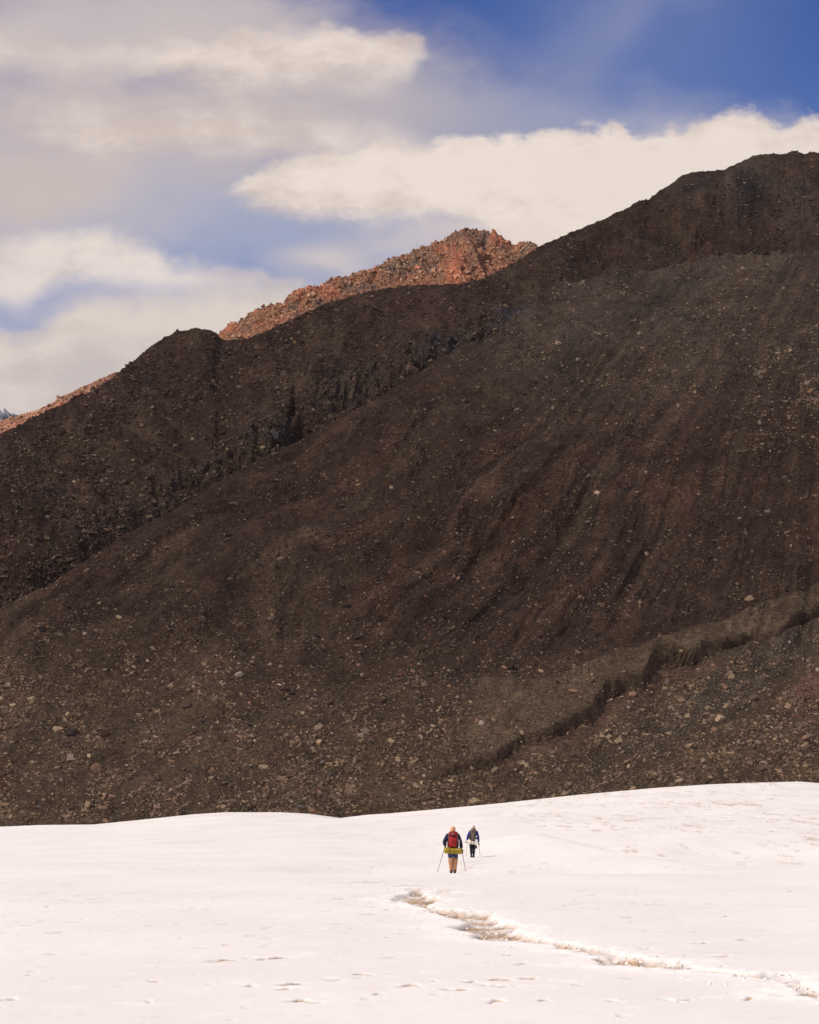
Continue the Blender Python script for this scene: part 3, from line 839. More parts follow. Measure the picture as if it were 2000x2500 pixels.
colE = blend(colE, np.array([0.47, 0.15, 0.075]), np.clip(bell(EX, EY, 1115, 660, 22, 40, 0.2) + bell(EX, EY, 735, 710, 25, 10) + bell(EX, EY, 800, 715, 30, 22, 0.5) + bell(EX, EY, 1215, 578, 22, 12, 0.5) + bell(EX, EY, 1085, 610, 18, 12) + bell(EX, EY, 560, 800, 20, 14), 0, 1) * 0.75)
colE = np.clip(colE * (1 + 0.4 * fbm(EX / 5, EY / 4, 3, 217))[..., None], 0.02, 0.9)
peak = grid_object('rocky_peak', PE, M_FAR, colE); tag(peak, kind='structure')

# ------------------------------------------------------------------ distant mountains, haze blue painted in
M_CREST = np.array([(-500, 1060), (-300, 1030), (-160, 1010), (-60, 1018), (-10, 1008), (6, 1003), (15, 1001), (22, 1004), (27, 1007), (34, 1004), (42, 1002), (47, 1008), (55, 1010), (64, 1016), (120, 1040), (300, 1090)], float)
mc = np.linspace(-500, 300, 300)
PM, RM = face(mc, M_CREST, 10400.0, np.interp(mc, M_CREST[:, 0], M_CREST[:, 1]) + 170, 0.5, rows=70, Ycrest=11000.0, back=(20, 80, 250))
MX, MY = pix(PM)
PM[..., 1] += 260 * ridged(MX / 14, MY / 40, 4, 301) + 60 * fbm(MX / 5, MY / 6, 3, 302)
PM[..., 2] += 4 * fbm(MX / 4, MY / 4, 3, 303)
colM = np.broadcast_to(np.array([0.52, 0.52, 0.57]), PM.shape).copy()  # rock and snow tone, made pale blue as painted haze
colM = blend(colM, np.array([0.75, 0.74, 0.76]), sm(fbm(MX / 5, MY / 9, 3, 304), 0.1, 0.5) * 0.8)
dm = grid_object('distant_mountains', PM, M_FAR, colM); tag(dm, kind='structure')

# ------------------------------------------------------------------ loose rubble on the slopes
TAN = np.array([[0.48, 0.345, 0.195], [0.38, 0.27, 0.155], [0.58, 0.42, 0.25], [0.27, 0.19, 0.11], [0.22, 0.16, 0.10], [0.42, 0.25, 0.135], [0.17, 0.115, 0.07], [0.31, 0.245, 0.17]])
DRK = np.array([[0.10, 0.063, 0.044], [0.13, 0.080, 0.054], [0.070, 0.050, 0.040], [0.19, 0.12, 0.08], [0.15, 0.105, 0.072], [0.30, 0.22, 0.145], [0.045, 0.032, 0.026], [0.17, 0.09, 0.06]])


def scatter(P, X, Y, rows, dens, n, smin, smax, alpha=2.6):
    """pick grid cells with probability dens x screen area, return points, normals, sizes"""
    R = rows - 1
    area = np.abs((X[:R, 1:] - X[:R, :-1]) * (Y[1:R + 1, :-1] - Y[:R, :-1]))
    w = (area * dens[:R, :-1]).reshape(-1)
    w = np.where((X[:R, :-1].reshape(-1) > -160) & (X[:R, :-1].reshape(-1) < 2160), w, w * 0.25)
    cdf = np.cumsum(w); cdf /= cdf[-1]
    idx = np.searchsorted(cdf, rng.random(n))
    r, c_ = np.unravel_index(idx, (R, P.shape[1] - 1))
    fr, fc_ = rng.random((n, 1)), rng.random((n, 1))
    a, b_, d, e = P[r, c_], P[r, c_ + 1], P[r + 1, c_], P[r + 1, c_ + 1]
    pts = (a * (1 - fc_) + b_ * fc_) * (1 - fr) + (d * (1 - fc_) + e * fc_) * fr
    nrm = np.cross(b_ - a, d - a); nrm /= np.linalg.norm(nrm, axis=1, keepdims=True) + 1e-9
    nrm = np.where(nrm[:, 2:3] < 0, -nrm, nrm)
    nrm = nrm * 0.7 + np.array([0, -0.3, 0.8]) * 0.3
    u_ = rng.random(n)
    size = smin * (1 - u_ * (1 - (smin / smax) ** alpha)) ** (-1 / alpha)
    return pts, nrm, size, r, c_


BRI = 1.15


def stone_cols(n, pal, base=None, mixb=0.0, spread=0.22, power=None):
    k = rng.integers(0, len(pal), n)
    c0 = pal[k] * (1 + rng.normal(0, spread, (n, 1)))
    if base is not None:
        c0 = c0 * (1 - mixb) + base * 1.25 * mixb
    return np.clip(c0 * BRI, 0.02, 0.8)


cl1 = fbm(cx_ / 60, cy_ / 45, 4, 400); cl2 = fbm(cx_ / 20, cy_ / 14, 3, 401)
tanz = np.clip(0.06 + 0.80 * lowl + 0.8 * bel + 0.55 * upper + 1.2 * bell(cx_, cy_, 1920, 960, 90, 110, 0.5), 0, 1.4)
dens = np.clip(0.35 + 1.5 * cl1 + 1.3 * cl2 + 0.8 * fan * midl, 0.03, 2.6) * (0.35 + 0.65 * np.clip(tanz, 0, 1))
dens = dens * (1 - 0.93 * floorm) * (1 - 0.97 * wall) * (1 - 0.72 * bank) * (1 + 2.5 * bell(cx_, cy_, 1920, 960, 90, 110, 0.5))
p_, n_, s_, r_, c_ = scatter(PC, cx_, cy_, RC, dens, 43000, 0.24, 1.7, 2.5)
tz = np.clip(tanz[r_, c_], 0, 1)
ct = stone_cols(len(p_), TAN, col[r_, c_], 0.25); cd = stone_cols(len(p_), DRK, col[r_, c_], 0.3)
pick = (rng.random(len(p_)) < 0.10 + 0.80 * tz)[:, None]
o = rubble('rubble', p_, n_, s_, np.where(pick, ct, cd), M_STONE, flat=0.55); tag(o, kind='stuff')
# smaller grit
dens2 = np.clip(0.7 + 0.6 * cl1 + 0.5 * cl2, 0.1, 2) * (0.6 + 0.4 * np.clip(tanz, 0, 1)) * (1 - 0.9 * floorm) * (1 - 0.9 * wall)
p_, n_, s_, r_, c_ = scatter(PC, cx_, cy_, RC, dens2, 54000, 0.19, 0.55, 2.4)
tz = np.clip(tanz[r_, c_], 0, 1)
ct = stone_cols(len(p_), TAN, col[r_, c_], 0.3); cd = stone_cols(len(p_), DRK, col[r_, c_], 0.3)
pick = (rng.random(len(p_)) < 0.20 + 0.55 * tz)[:, None]
o = rubble('gravel', p_, n_, s_, np.where(pick, ct, cd), M_STONE, small=True, flat=0.7); tag(o, kind='stuff')
# hillside
clD = fbm(dx_ / 50, dy_ / 40, 4, 410); clD2 = fbm(dx_ / 14, dy_ / 10, 3, 411)
vis = (dy_ < np.interp(dx_, C_CREST[:, 0], C_CREST[:, 1]) + 12).astype(float)
densD = np.clip(0.5 + 1.0 * clD + 0.8 * clD2, 0.06, 2) * vis * (1 + 0.5 * np.clip(crag, 0, 1))
p_, n_, s_, r_, c_ = scatter(PD, dx_, dy_, RD, densD, 28000, 0.35, 1.8, 2.4)
kk = np.clip(crag[r_, c_], 0, 1)
cd = stone_cols(len(p_), DRK, colD[r_, c_], 0.45); ct = stone_cols(len(p_), TAN * 0.75, colD[r_, c_], 0.35)
pick = (rng.random(len(p_)) < 0.16 + 0.18 * kk)[:, None]
s_ = s_ * (1 - 0.2 * kk)
o = rubble('hillside_rubble', p_, n_, s_, np.where(pick, ct, cd), M_STONE, flat=0.7); tag(o, kind='stuff')
# spur and peak in the sun
LIT = np.array([[0.40, 0.22, 0.135], [0.33, 0.165, 0.10], [0.48, 0.31, 0.20], [0.22, 0.12, 0.08], [0.44, 0.155, 0.08], [0.15, 0.10, 0.072], [0.56, 0.39, 0.26]])
FX, FY = pix(PF)
p_, n_, s_, r_, c_ = scatter(PF, FX, FY, RF, (FY < np.interp(FX, F_CREST[:, 0], F_CREST[:, 1]) + 70).astype(float), 4200, 0.5, 2.0, 2.4)
o = rubble('spur_rubble', p_, n_, s_, stone_cols(len(p_), LIT, colF[r_, c_], 0.3), M_STONE, flat=0.7); tag(o, kind='stuff')
EX, EY = pix(PE)
visE = (EY < np.interp(EX, D_CREST[:, 0], D_CREST[:, 1]) + 8).astype(float)
p_, n_, s_, r_, c_ = scatter(PE, EX, EY, RE, visE * np.clip(0.7 + fbm(EX / 20, EY / 16, 3, 421), 0.15, 2), 12000, 0.55, 4.2, 2.6)
ctr = stone_cols(len(p_), LIT, colE[r_, c_], 0.5)
o = rubble('peak_rubble', p_, n_, s_, ctr, M_STONE, flat=0.8); tag(o, kind='stuff')

# ------------------------------------------------------------------ rock outcrops
def rock_mesh(seed, sub=2, ang=0.35, sq=0.75):
    r = random.Random(seed)
    bm = bmesh.new()
    bmesh.ops.create_icosphere(bm, subdivisions=sub, radius=1.0)
    planes = []
    for i in range(11):
        v = Vector((r.gauss(0, 1), r.gauss(0, 1), r.gauss(0, 0.9))).normalized()
        planes.append((v, r.uniform(0.42, 0.82)))
    for v in bm.verts:
        for n_p, d_p in planes:
            t_ = v.co.dot(n_p)
            if t_ > d_p:
                v.co -= n_p * (t_ - d_p)
        v.co *= 1 + r.uniform(-0.025, 0.025)
    return bm


def rock_data(name, seed, sub, mat):
    bm = rock_mesh(seed, sub)
    me = bpy.data.meshes.new(name); bm.to_mesh(me); bm.free()
    me.materials.append(mat)
    return me


ROCK_MATS = {}
RCOL = {'tan': (0.44, 0.32, 0.20), 'pale': (0.66, 0.53, 0.38), 'grey': (0.28, 0.25, 0.21), 'darkgrey': (0.13, 0.115, 0.095), 'orange': (0.48, 0.27, 0.17), 'red': (0.25, 0.105, 0.075),
        'pink': (0.50, 0.36, 0.28), 'brown': (0.22, 0.145, 0.10), 'white': (0.70, 0.64, 0.56), 'black': (0.060, 0.050, 0.042)}
for k_, v_ in RCOL.items():
    ROCK_MATS[k_] = plain('rock_' + k_, v_, 0.9, 0.28, 2.4, 0.5, 0.15)
ROCKS = {(k_, j): rock_data('boulder_' + k_, 40 + j * 7 + i * 3, 2 if j < 3 else 1, ROCK_MATS[k_]) for i, k_ in enumerate(RCOL) for j in range(5)}
_fc = (cx_[:RC].reshape(-1), cy_[:RC].reshape(-1), PC[:RC].reshape(-1, 3))
_fd = (dx_[:RD].reshape(-1), dy_[:RD].reshape(-1), PD[:RD].reshape(-1, 3))


def slope_pt(px, py, on='c'):
    X_, Y_, P_ = _fc if on == 'c' else _fd
    i = int(np.argmin((X_ - px) ** 2 + (Y_ - py) ** 2))
    return P_[i]


def boulder(px, py, w, colour, label, group=None, on='c', ratio=0.62, tilt=0.0, var=None):
    p = slope_pt(px, py + w * 0.12, on)
    r_w = w * 0.5 / F_PX * p[1]
    j = random.randrange(3 if w > 9 else 5) if var is None else var
    o = bpy.data.objects.new('boulder', ROCKS[(colour, j)])
    o.location = (float(p[0]), float(p[1]), float(p[2]) + r_w * ratio * 0.35)
    o.scale = (r_w * 1.22, r_w * 1.0, r_w * ratio * 1.35)
    o.rotation_euler = (random.uniform(-0.25, 0.1), tilt + random.uniform(-0.12, 0.12), random.uniform(-0.35, 0.35) + random.choice([0, math.pi]))
    COL.objects.link(o)
    tag(o, label, 'boulder', group)
    return o


HERO = [
 (584, 1647, 21, 'pale', 'big pale cream boulder, the brightest lone stone on the lower left scree'),
 (687, 1629, 11, 'tan', 'small tan boulder sitting directly above a grey pair, right of the big cream boulder'),
 (691, 1643, 14, 'darkgrey', 'grey boulder directly below a small tan one, right of the big cream boulder'),
 (529, 1641, 11, 'orange', 'small orange tan boulder just left of the big cream boulder'),
 (693, 1669, 9, 'white', 'small whitish block below the grey boulder on the mid left scree'),
 (705, 1707, 15, 'pink', 'flat pinkish block on the scree below the whitish block'),
 (609, 1717, 9, 'orange', 'small upright orange stone below and right of the big cream boulder'),
 (648, 1764, 10, 'grey', 'light grey stone between the dark flat boulder and the pinkish block'),
 (764, 1830, 10, 'tan', 'upright square tan stone on the scree left of centre'),
 (779, 1936, 15, 'orange', 'orange tan boulder low on the scree above the notch in the snow edge'),
 (986, 1764, 14, 'tan', 'rounded tan boulder on the scree left of the cut bank'),
 (978, 1647, 15, 'red', 'tilted reddish brown boulder near the middle of the lower scree'),
 (912, 1799, 11, 'red', 'dark red stone below and left of the rounded tan boulder'),
 (535, 1972, 13, 'orange', 'orange boulder lying just above the snow edge on the left half'),
 (622, 1810, 8, 'white', 'small white stone in the middle of the lower left scree'),
 (800, 1846, 15, 'pale', 'long pale slab below the upright square tan stone'),
 (613, 1770, 15, 'black', 'flat near black boulder left of the light grey stone'),
 (735, 1970, 16, 'grey', 'broad grey boulder just above the snow edge left of the notch'),
 (808, 1890, 12, 'darkgrey', 'round dark grey boulder above the orange tan one by the notch'),
 (867, 1901, 9, 'pale', 'small pale stone right of the round dark grey boulder'),
 (827, 1806, 13, 'grey', 'flat grey slab above and right of the upright square tan stone'),
 (491, 1760, 16, 'darkgrey', 'large dark grey boulder on the middle of the left scree'),
 (460, 1794, 13, 'red', 'rust red boulder just below the large dark grey one'),
 (465, 1830, 13, 'pink', 'rounded pinkish boulder below the rust red one'),
 (107, 1651, 14, 'darkgrey', 'dark tilted boulder high on the far left of the lower scree'),
 (256, 1635, 16, 'tan', 'long flat tan stone high on the left lower scree'),
 (69, 1675, 12, 'grey', 'pale grey stone near the left edge above the sandy patch'),
 (320, 1643, 10, 'tan', 'small tan block right of the long flat tan stone'),
 (377, 1658, 10, 'tan', 'tan stone with a darker one under it, upper left scree'),
 (109, 1758, 14, 'darkgrey', 'dark grey boulder right of the sandy patch at the left edge'),
 (272, 1769, 14, 'brown', 'brown boulder midway between the left edge and the large dark grey boulder'),
 (302, 1812, 13, 'red', 'red brown boulder half sunk in the scree below the brown boulder'),
 (94, 1970, 15, 'grey', 'grey blue boulder low near the left edge above the snow'),
 (106, 1954, 11, 'tan', 'tan boulder just above the grey blue one near the left edge'),
 (245, 1938, 11, 'orange', 'pinkish orange boulder low on the left scree above the snow'),
 (321, 1941, 11, 'tan', 'pale tan block in the heap of stones low on the left scree'),
 (461, 1905, 12, 'white', 'white broken rock beside a dark brown slab low on the left scree'),
 (390, 1905, 16, 'black', 'dark brown slab left of the white broken rock'),
 (171, 1791, 26, 'black', 'long black slab, the widest dark stone on the left scree'),
 (159, 1800, 13, 'pink', 'pinkish stone tucked under the long black slab'),
 (285, 1982, 10, 'grey', 'grey block closest to the snow edge on the left scree'),
 (249, 1750, 10, 'grey', 'light grey rounded stone above the brown boulder on the left scree'),
 (449, 1705, 12, 'tan', 'jagged tan stone above the large dark grey boulder'),
 (487, 1694, 13, 'tan', 'tan boulder up and right of the jagged tan stone'),
 (101, 1535, 22, 'black', 'large blackish boulder alone on the left slope'),
 (1256, 1626, 14, 'pink', 'pinkish tan block at the foot of the dark red scree'),
 (1401, 1625, 13, 'pink', 'flat pink stone just above the start of the sandy bank'),
 (1401, 1685, 27, 'orange', 'long leaning orange slab on the sandy bank'),
 (1416, 1700, 10, 'tan', 'small tan stone below the long leaning orange slab'),
 (1436, 1700, 11, 'darkgrey', 'dark stone beside the small tan one under the orange slab'),
 (1178, 1768, 16, 'pale', 'square pale grey boulder on the sandy slope above the cut bank'),
 (1231, 1711, 15, 'tan', 'low wide tan stone between the orange slab and the square pale boulder'),
 (1096, 1639, 11, 'tan', 'rounded tan stone left of the pinkish tan block'),
 (1019, 1690, 11, 'orange', 'orange stone beside a grey one in the centre of the lower scree'),
 (1009, 1640, 11, 'orange', 'orange brown block right of the tilted reddish boulder'),
 (1285, 1854, 13, 'brown', 'brown upright stone in the rubble below the cut bank'),
 (1307, 1839, 16, 'tan', 'long pale tan stone right of the brown upright one below the bank'),
 (1258, 1881, 11, 'pink', 'pinkish stone close to the lower end of the cut bank'),
 (1996, 1636, 15, 'pale', 'bright tan boulder cut by the right edge on the reddish ground'),
 (1643, 1648, 11, 'brown', 'brown boulder on the sandy floor under the widest part of the bank'),
 (1546, 1694, 18, 'orange', 'rounded orange brown boulder right below the cut bank'),
 (1516, 1701, 14, 'tan', 'tan flat boulder left of the rounded orange brown one'),
 (1534, 1728, 9, 'white', 'small white upright stone, the lower of two under the orange brown boulder'),
 (1545, 1714, 9, 'white', 'small white stone, the upper of two under the orange brown boulder'),
 (1877, 1747, 18, 'pink', 'long pinkish tan boulder, uppermost big stone of the right scree'),
 (1745, 1782, 16, 'orange', 'orange tan boulder with a sharp top in the middle of the right scree'),
 (1965, 1803, 19, 'orange', 'large rounded orange boulder near the right edge'),
 (1849, 1812, 17, 'pink', 'pink tan boulder with a notched top left of the large rounded orange one'),
 (1864, 1862, 20, 'pink', 'large smooth pinkish boulder low on the right scree'),
 (1723, 1873, 12, 'tan', 'tan boulder low on the right scree left of the large smooth one'),
 (1943, 1749, 12, 'red', 'reddish stone up and left of the large rounded orange boulder'),
 (1654, 1862, 13, 'brown', 'dark brown boulder low on the right scree'),
 (1894, 1674, 17, 'brown', 'broad brown boulder near the lower border of the grey rubble'),
 (1814, 1676, 11, 'darkgrey', 'dark grey block in the grey rubble right of the bank'),
 (1926, 1567, 10, 'pale', 'pale grey stone high in the grey rubble at the right'),
 (1704, 1632, 7, 'white', 'tiny white stone at the edge of the sandy floor under the bank'),
 (1739, 1625, 10, 'orange', 'small orange white stone right of the tiny white one'),
 (1836, 1765, 12, 'tan', 'upright tan stone left of and below the long pinkish tan boulder'),
 (1635, 1793, 14, 'tan', 'greyish tan boulder left of the orange tan one with a sharp top'),
 (1594, 1756, 12, 'red', 'pinkish red flat stone below the two small white stones'),
 (1994, 1810, 15, 'pink', 'pinkish boulder touching the right edge beside the large rounded orange one'),
 (1814, 655, 13, 'pale', 'pale block standing just under the skyline of the upper scree'),
 (1952, 657, 9, 'grey', 'grey block right of the pale one under the upper scree edge'),
 (1559, 816, 11, 'pale', 'pale double stone on the upper scree'),
 (1817, 806, 11, 'tan', 'tan boulder high on the right scree above a smaller one'),
 (1799, 839, 9, 'tan', 'smaller tan stone just below the tan boulder of the high right scree'),
 (1407, 1004, 15, 'darkgrey', 'dark flat boulder alone on the upper middle scree'),
 (1656, 990, 9, 'pale', 'small pale stone in the middle of the upper scree'),
 (1580, 1355, 13, 'pink', 'upright pinkish rock among the dark red rubble'),
 (1120, 1413, 10, 'orange', 'orange stone in the dark red scree left of centre'),
 (1187, 1314, 9, 'brown', 'brown stone up and right of the orange one on the red scree'),
 (1748, 1367, 9, 'tan', 'tan stone on the bare patch of the right slope'),
 (1946, 1033, 10, 'tan', 'tan boulder at the lower end of the heap near the right edge'),
 (1926, 998, 10, 'tan', 'tan boulder in the middle of the heap near the right edge'),
]
HERO_D = [(243, 1083, 11, 'brown', 'lone brown boulder on the far hillside at the left'),
          (29, 1122, 13, 'brown', 'squarish brown boulder on the far hillside by the left edge'),
          (1006, 905, 34, 'brown', 'big brown rock wedged beside the dark cleft of the gully'),
          (668, 1062, 30, 'grey', 'pale grey rock face above the gully shadow'),
          (640, 1095, 18, 'tan', 'small tan rock low beside the gully'),
          (224, 951, 14, 'black', 'black rock standing on the sunlit edge of the left skyline')]
for px_, py_, w_, k_, lab in HERO:
    long_ = 'long' in lab or 'slab' in lab or 'flat' in lab
    boulder(px_, py_, w_, k_, lab, ratio=0.36 if long_ else (0.95 if 'upright' in lab or 'square' in lab else 0.66), tilt=0.45 if 'leaning' in lab or 'tilted' in lab else 0)
for px_, py_, w_, k_, lab in HERO_D:
    boulder(px_, py_, w_, k_, lab, on='d', ratio=0.9)

# the next largest stones: built singly, told apart only by where they lie
ZONES = [
 ('left', 62, lambda x, y: x < 1000 and y > 1600, ['tan', 'tan', 'grey', 'brown', 'orange', 'darkgrey', 'pale'], 'loose %s stone lying in the olive rubble of the lower left slope'),
 ('right', 62, lambda x, y: x > 1150 and y > np.interp(x, LIP[:, 0], LIP[:, 1]) + 60, ['tan', 'tan', 'pink', 'grey', 'brown', 'orange'], 'loose %s stone lying in the rubble below the cut bank at right'),
 ('upper', 36, lambda x, y: x > 1250 and 690 < y < 960, ['tan', 'grey', 'brown'], 'loose %s stone lying on the grey scree under the upper edge'),
 ('heap', 26, lambda x, y: 1840 < x < 2000 and 880 < y < 1070, ['tan', 'brown', 'tan'], 'angular %s block in the heap of stones near the right edge'),
 ('middle', 26, lambda x, y: 900 < x < 1800 and 1050 < y < 1620 and y < np.interp(x, LIP[:, 0], LIP[:, 1]) - 90, ['brown', 'red', 'tan'], 'loose %s stone lying in the dark red scree of the middle slope'),
]
WORDC = {'tan': 'tan', 'grey': 'light grey', 'brown': 'brown', 'orange': 'orange', 'darkgrey': 'dark grey', 'pale': 'pale cream', 'pink': 'pinkish', 'red': 'red brown'}
import re
HEAD_CUT = re.compile(r',| (?:sitting|directly|lying|between|midway|tucked|standing|alone|touching|cut|half|closest|close|low|high|uppermost|up and|below|in the|on the|the upper|the lower|above|left of|right of|right below|just|under|near|beside|among|well|at the) ?')
USED = set()
sn_top = lambda x: np.interp(x, SN_CREST[:, 0], SN_CREST[:, 1]) - 10
for nm, cnt, ok, pal, lab in ZONES:
    made = 0
    while made < cnt:
        x_ = random.uniform(5, 1995); y_ = random.uniform(640, 2000)
        if not ok(x_, y_) or y_ > sn_top(x_) or y_ < np.interp(x_, C_CREST[:, 0], C_CREST[:, 1]) + 15:
            continue
        if any(abs(h[0] - x_) < 16 and abs(h[1] - y_) < 12 for h in HERO):
            continue
        k_ = random.choice(pal)
        w_ = random.uniform(7, 12); ra_ = random.uniform(0.4, 0.85)
        hh = min(HERO, key=lambda h: (h[0] - x_) ** 2 + (h[1] - y_) ** 2)
        ddx, ddy = x_ - hh[0], y_ - hh[1]; L_ = math.hypot(ddx, ddy)
        side = 'left' if ddx < 0 else 'right'; vert = 'above' if ddy < 0 else 'below'
        where = 'straight %s' % vert if abs(ddx) < 0.35 * abs(ddy) else ('directly %s of' % side if abs(ddy) < 0.35 * abs(ddx) else '%s and %s of' % (vert, side))
        size = 'small' if w_ < 8.7 else 'mid sized' if w_ < 10.4 else 'larger'
        form = 'flat' if ra_ < 0.53 else 'rounded' if ra_ < 0.7 else 'blocky'
        short = HEAD_CUT.split(hh[4])[0]
        lb_ = '%s %s %s stone %s%s the %s' % (size, form, WORDC[k_], 'well ' if L_ > 70 else '', where, short)
        if len(lb_.split()) > 16:
            lb_ = lb_.replace('mid sized ', 'medium ').replace('straight ', '').replace('directly ', '')
        if len(lb_.split()) > 16 or lb_ in USED:
            continue
        USED.add(lb_)
        boulder(x_, y_, w_, k_, lb_,
                group='loose stones of the %s rubble' % nm, ratio=ra_)
        made += 1

# ------------------------------------------------------------------ lumps of trodden snow along the track
n = 420
ti = rng.random(n) * (len(tr_w) - 1.001)
tw = np.array(tr_w)
i0 = ti.astype(int); fr = (ti - i0)[:, None]
base_p = tw[i0] * (1 - fr) + tw[i0 + 1] * fr
off = rng.normal(0, 0.75, (n, 2))
off[:, 0] *= 0.7
q_ = base_p + off
zz = snow_base(q_[:, 0], q_[:, 1])
pts = np.stack([q_[:, 0], q_[:, 1], zz + 0.004], 1)
sz = rng.uniform(0.015, 0.055, n) * rng.uniform(0.5, 1, n)
M_CLOD = plain('trodden_snow', (0.90, 0.86, 0.82), 0.8, 0.05, 20.0, 0.0, 0.1)
o = rubble('snow_lumps', pts, np.tile(np.array([[0, 0, 1.0]]), (n, 1)), sz, np.ones((n, 3)) * 0.9, M_CLOD, small=True, flat=0.7); tag(o, kind='stuff')

# ------------------------------------------------------------------ hikers
def skin_obj(name, pts, edges, rad, mat, parent, sub=1, smooth=True):
    me = bpy.data.meshes.new(name)
    me.from_pydata([tuple(p) for p in pts], edges, [])
    o = bpy.data.objects.new(name, me); COL.objects.link(o); o.parent = parent
    md = o.modifiers.new('skin', 'SKIN'); md.use_smooth_shade = smooth
    if not me.skin_vertices:
        bpy.context.view_layer.objects.active = o
        me.skin_vertices.new() if hasattr(me.skin_vertices, 'new') else None
    sv = me.skin_vertices[0].data
    for i, r in enumerate(rad):
        sv[i].radius = r if isinstance(r, tuple) else (r, r)
    sv[0].use_root = True
    ss = o.modifiers.new('sub', 'SUBSURF'); ss.levels = sub; ss.render_levels = sub
    me.materials.append(mat)
    return o


def loft(name, secs, mat, parent, n=20, axis='z', wob=0.0, smooth=True, seed=0):
    """rings of superellipses: (t, c1, c2, h1, h2, power)"""
    r = random.Random(seed)
    verts = []; faces = []
    for (t, c1, c2, h1, h2, pw) in secs:
        for k in range(n):
            a = 2 * math.pi * k / n
            ca, sa = math.cos(a), math.sin(a)
            x = math.copysign(abs(ca) ** (2 / pw), ca) * h1; y = math.copysign(abs(sa) ** (2 / pw), sa) * h2
            j = 1 + r.uniform(-wob, wob)
            p = (c1 + x * j, c2 + y * j, t)
            verts.append(p if axis == 'z' else (p[2], p[0], p[1]))
    m = len(secs)
    for i in range(m - 1):
        for k in range(n):
            a, b_ = i * n + k, i * n + (k + 1) % n
            faces.append((a, b_, b_ + n, a + n))
    faces.append(tuple(range(n))[::-1]); faces.append(tuple(range((m - 1) * n, m * n)))
    me = bpy.data.meshes.new(name); me.from_pydata(verts, [], faces)
    bm = bmesh.new(); bm.from_mesh(me); bmesh.ops.recalc_face_normals(bm, faces=bm.faces); bm.to_mesh(me); bm.free()
    for p in me.polygons:
        p.use_smooth = smooth and len(p.vertices) == 4
    me.materials.append(mat)
    o = bpy.data.objects.new(name, me); COL.objects.link(o); o.parent = parent
    return o


def tube(name, pts, rad, mat, parent, n=6):
    verts = []; faces = []
    P_ = [Vector(p) for p in pts]
    rad = rad if isinstance(rad, (list, tuple)) else [rad] * len(P_)
    for i, p in enumerate(P_):
        d = (P_[min(i + 1, len(P_) - 1)] - P_[max(i - 1, 0)]).normalized()
        a = d.orthogonal().normalized() if abs(d.x) > 0.9 else d.cross(Vector((1, 0, 0))).normalized()
        b_ = d.cross(a)
        for k in range(n):
            t = 2 * math.pi * k / n
            verts.append(tuple(p + (a * math.cos(t) + b_ * math.sin(t)) * rad[i]))
    for i in range(len(P_) - 1):
        for k in range(n):
            q, w = i * n + k, i * n + (k + 1) % n
            faces.append((q, w, w + n, q + n))
    faces.append(tuple(range(n))[::-1]); faces.append(tuple(range((len(P_) - 1) * n, len(P_) * n)))
    me = bpy.data.meshes.new(name); me.from_pydata(verts, [], faces)
    for p in me.polygons:
        p.use_smooth = True
    me.materials.append(mat)
    o = bpy.data.objects.new(name, me); COL.objects.link(o); o.parent = parent
    return o


def empty(name, loc, label, cat, group=None):
    o = bpy.data.objects.new(name, None); o.location = loc; o.empty_display_size = 0.2
    COL.objects.link(o); tag(o, label, cat, group)
    return o


def hand_chain(wrist, hand, axis, r, pts, edges, rad, root):
    """palm and five fingers closed round a grip along axis at hand; root = index of the wrist vertex"""
    a = Vector(axis).normalized(); H = Vector(hand); Wv = Vector(wrist)
    e1 = (Wv - H); e1 = (e1 - a * e1.dot(a))
    if e1.length < 0.02:
        e1 = Vector((1, 0, 0)) - a * a.x
    e1.normalize(); e2 = a.cross(e1)

    def at(ang, d, h):
        t = math.radians(ang)
        return H + e1 * math.cos(t) * d + e2 * math.sin(t) * d + a * h
    pts.append(at(0, 0.042, 0.0)); rad.append((r * 1.9, r * 2.6)); p = len(pts) - 1; edges.append((root, p))
    for i, (h, L) in enumerate(((0.034, 0.9), (0.012, 1.0), (-0.010, 0.95), (-0.031, 0.78))):
        prev = p
        for ang, d in ((55, 0.036), (110 * L, 0.031), (165 * L, 0.028)):
            pts.append(at(ang, d, h)); rad.append((r, r)); edges.append((prev, len(pts) - 1)); prev = len(pts) - 1
    prev = p
    for ang, d, h in ((-45, 0.036, 0.026), (-95, 0.030, 0.040), (-135, 0.026, 0.048)):
        pts.append(at(ang, d, h)); rad.append((r * 1.15, r * 1.15)); edges.append((prev, len(pts) - 1)); prev = len(pts) - 1


M_SKIN = plain('skin', (0.42, 0.24, 0.16), 0.6, 0.08, 20)
M_NAVY = plain('navy_cloth', (0.018, 0.022, 0.050), 0.85, 0.45, 14, 0.6)
M_NAVY2 = plain('navy_shell', (0.030, 0.045, 0.105), 0.75, 0.45, 12, 0.6)
M_PEACH = plain('peach_wool', (0.74, 0.43, 0.25), 0.9, 0.12, 60, 0.5)
M_RUST = plain('orange_tan_cloth', (0.50, 0.26, 0.135), 0.85, 0.28, 16, 0.7)
M_BOOT = plain('boot_leather', (0.06, 0.035, 0.03), 0.7, 0.3, 30)
M_RED = plain('red_nylon', (0.36, 0.018, 0.020), 0.6, 0.28, 16, 0.6)
M_REDD = plain('dark_red_nylon', (0.20, 0.014, 0.016), 0.6, 0.25, 16, 0.5)
M_STRAP = plain('dark_webbing', (0.035, 0.030, 0.030), 0.8, 0.2, 40)
M_STRAPG = plain('grey_webbing', (0.25, 0.20, 0.17), 0.8, 0.2, 40)
M_MUST = plain('mustard_nylon', (0.33, 0.235, 0.018), 0.6, 0.30, 12, 0.7)
M_WHITE = plain('white_print', (0.80, 0.78, 0.74), 0.7, 0.05, 40)
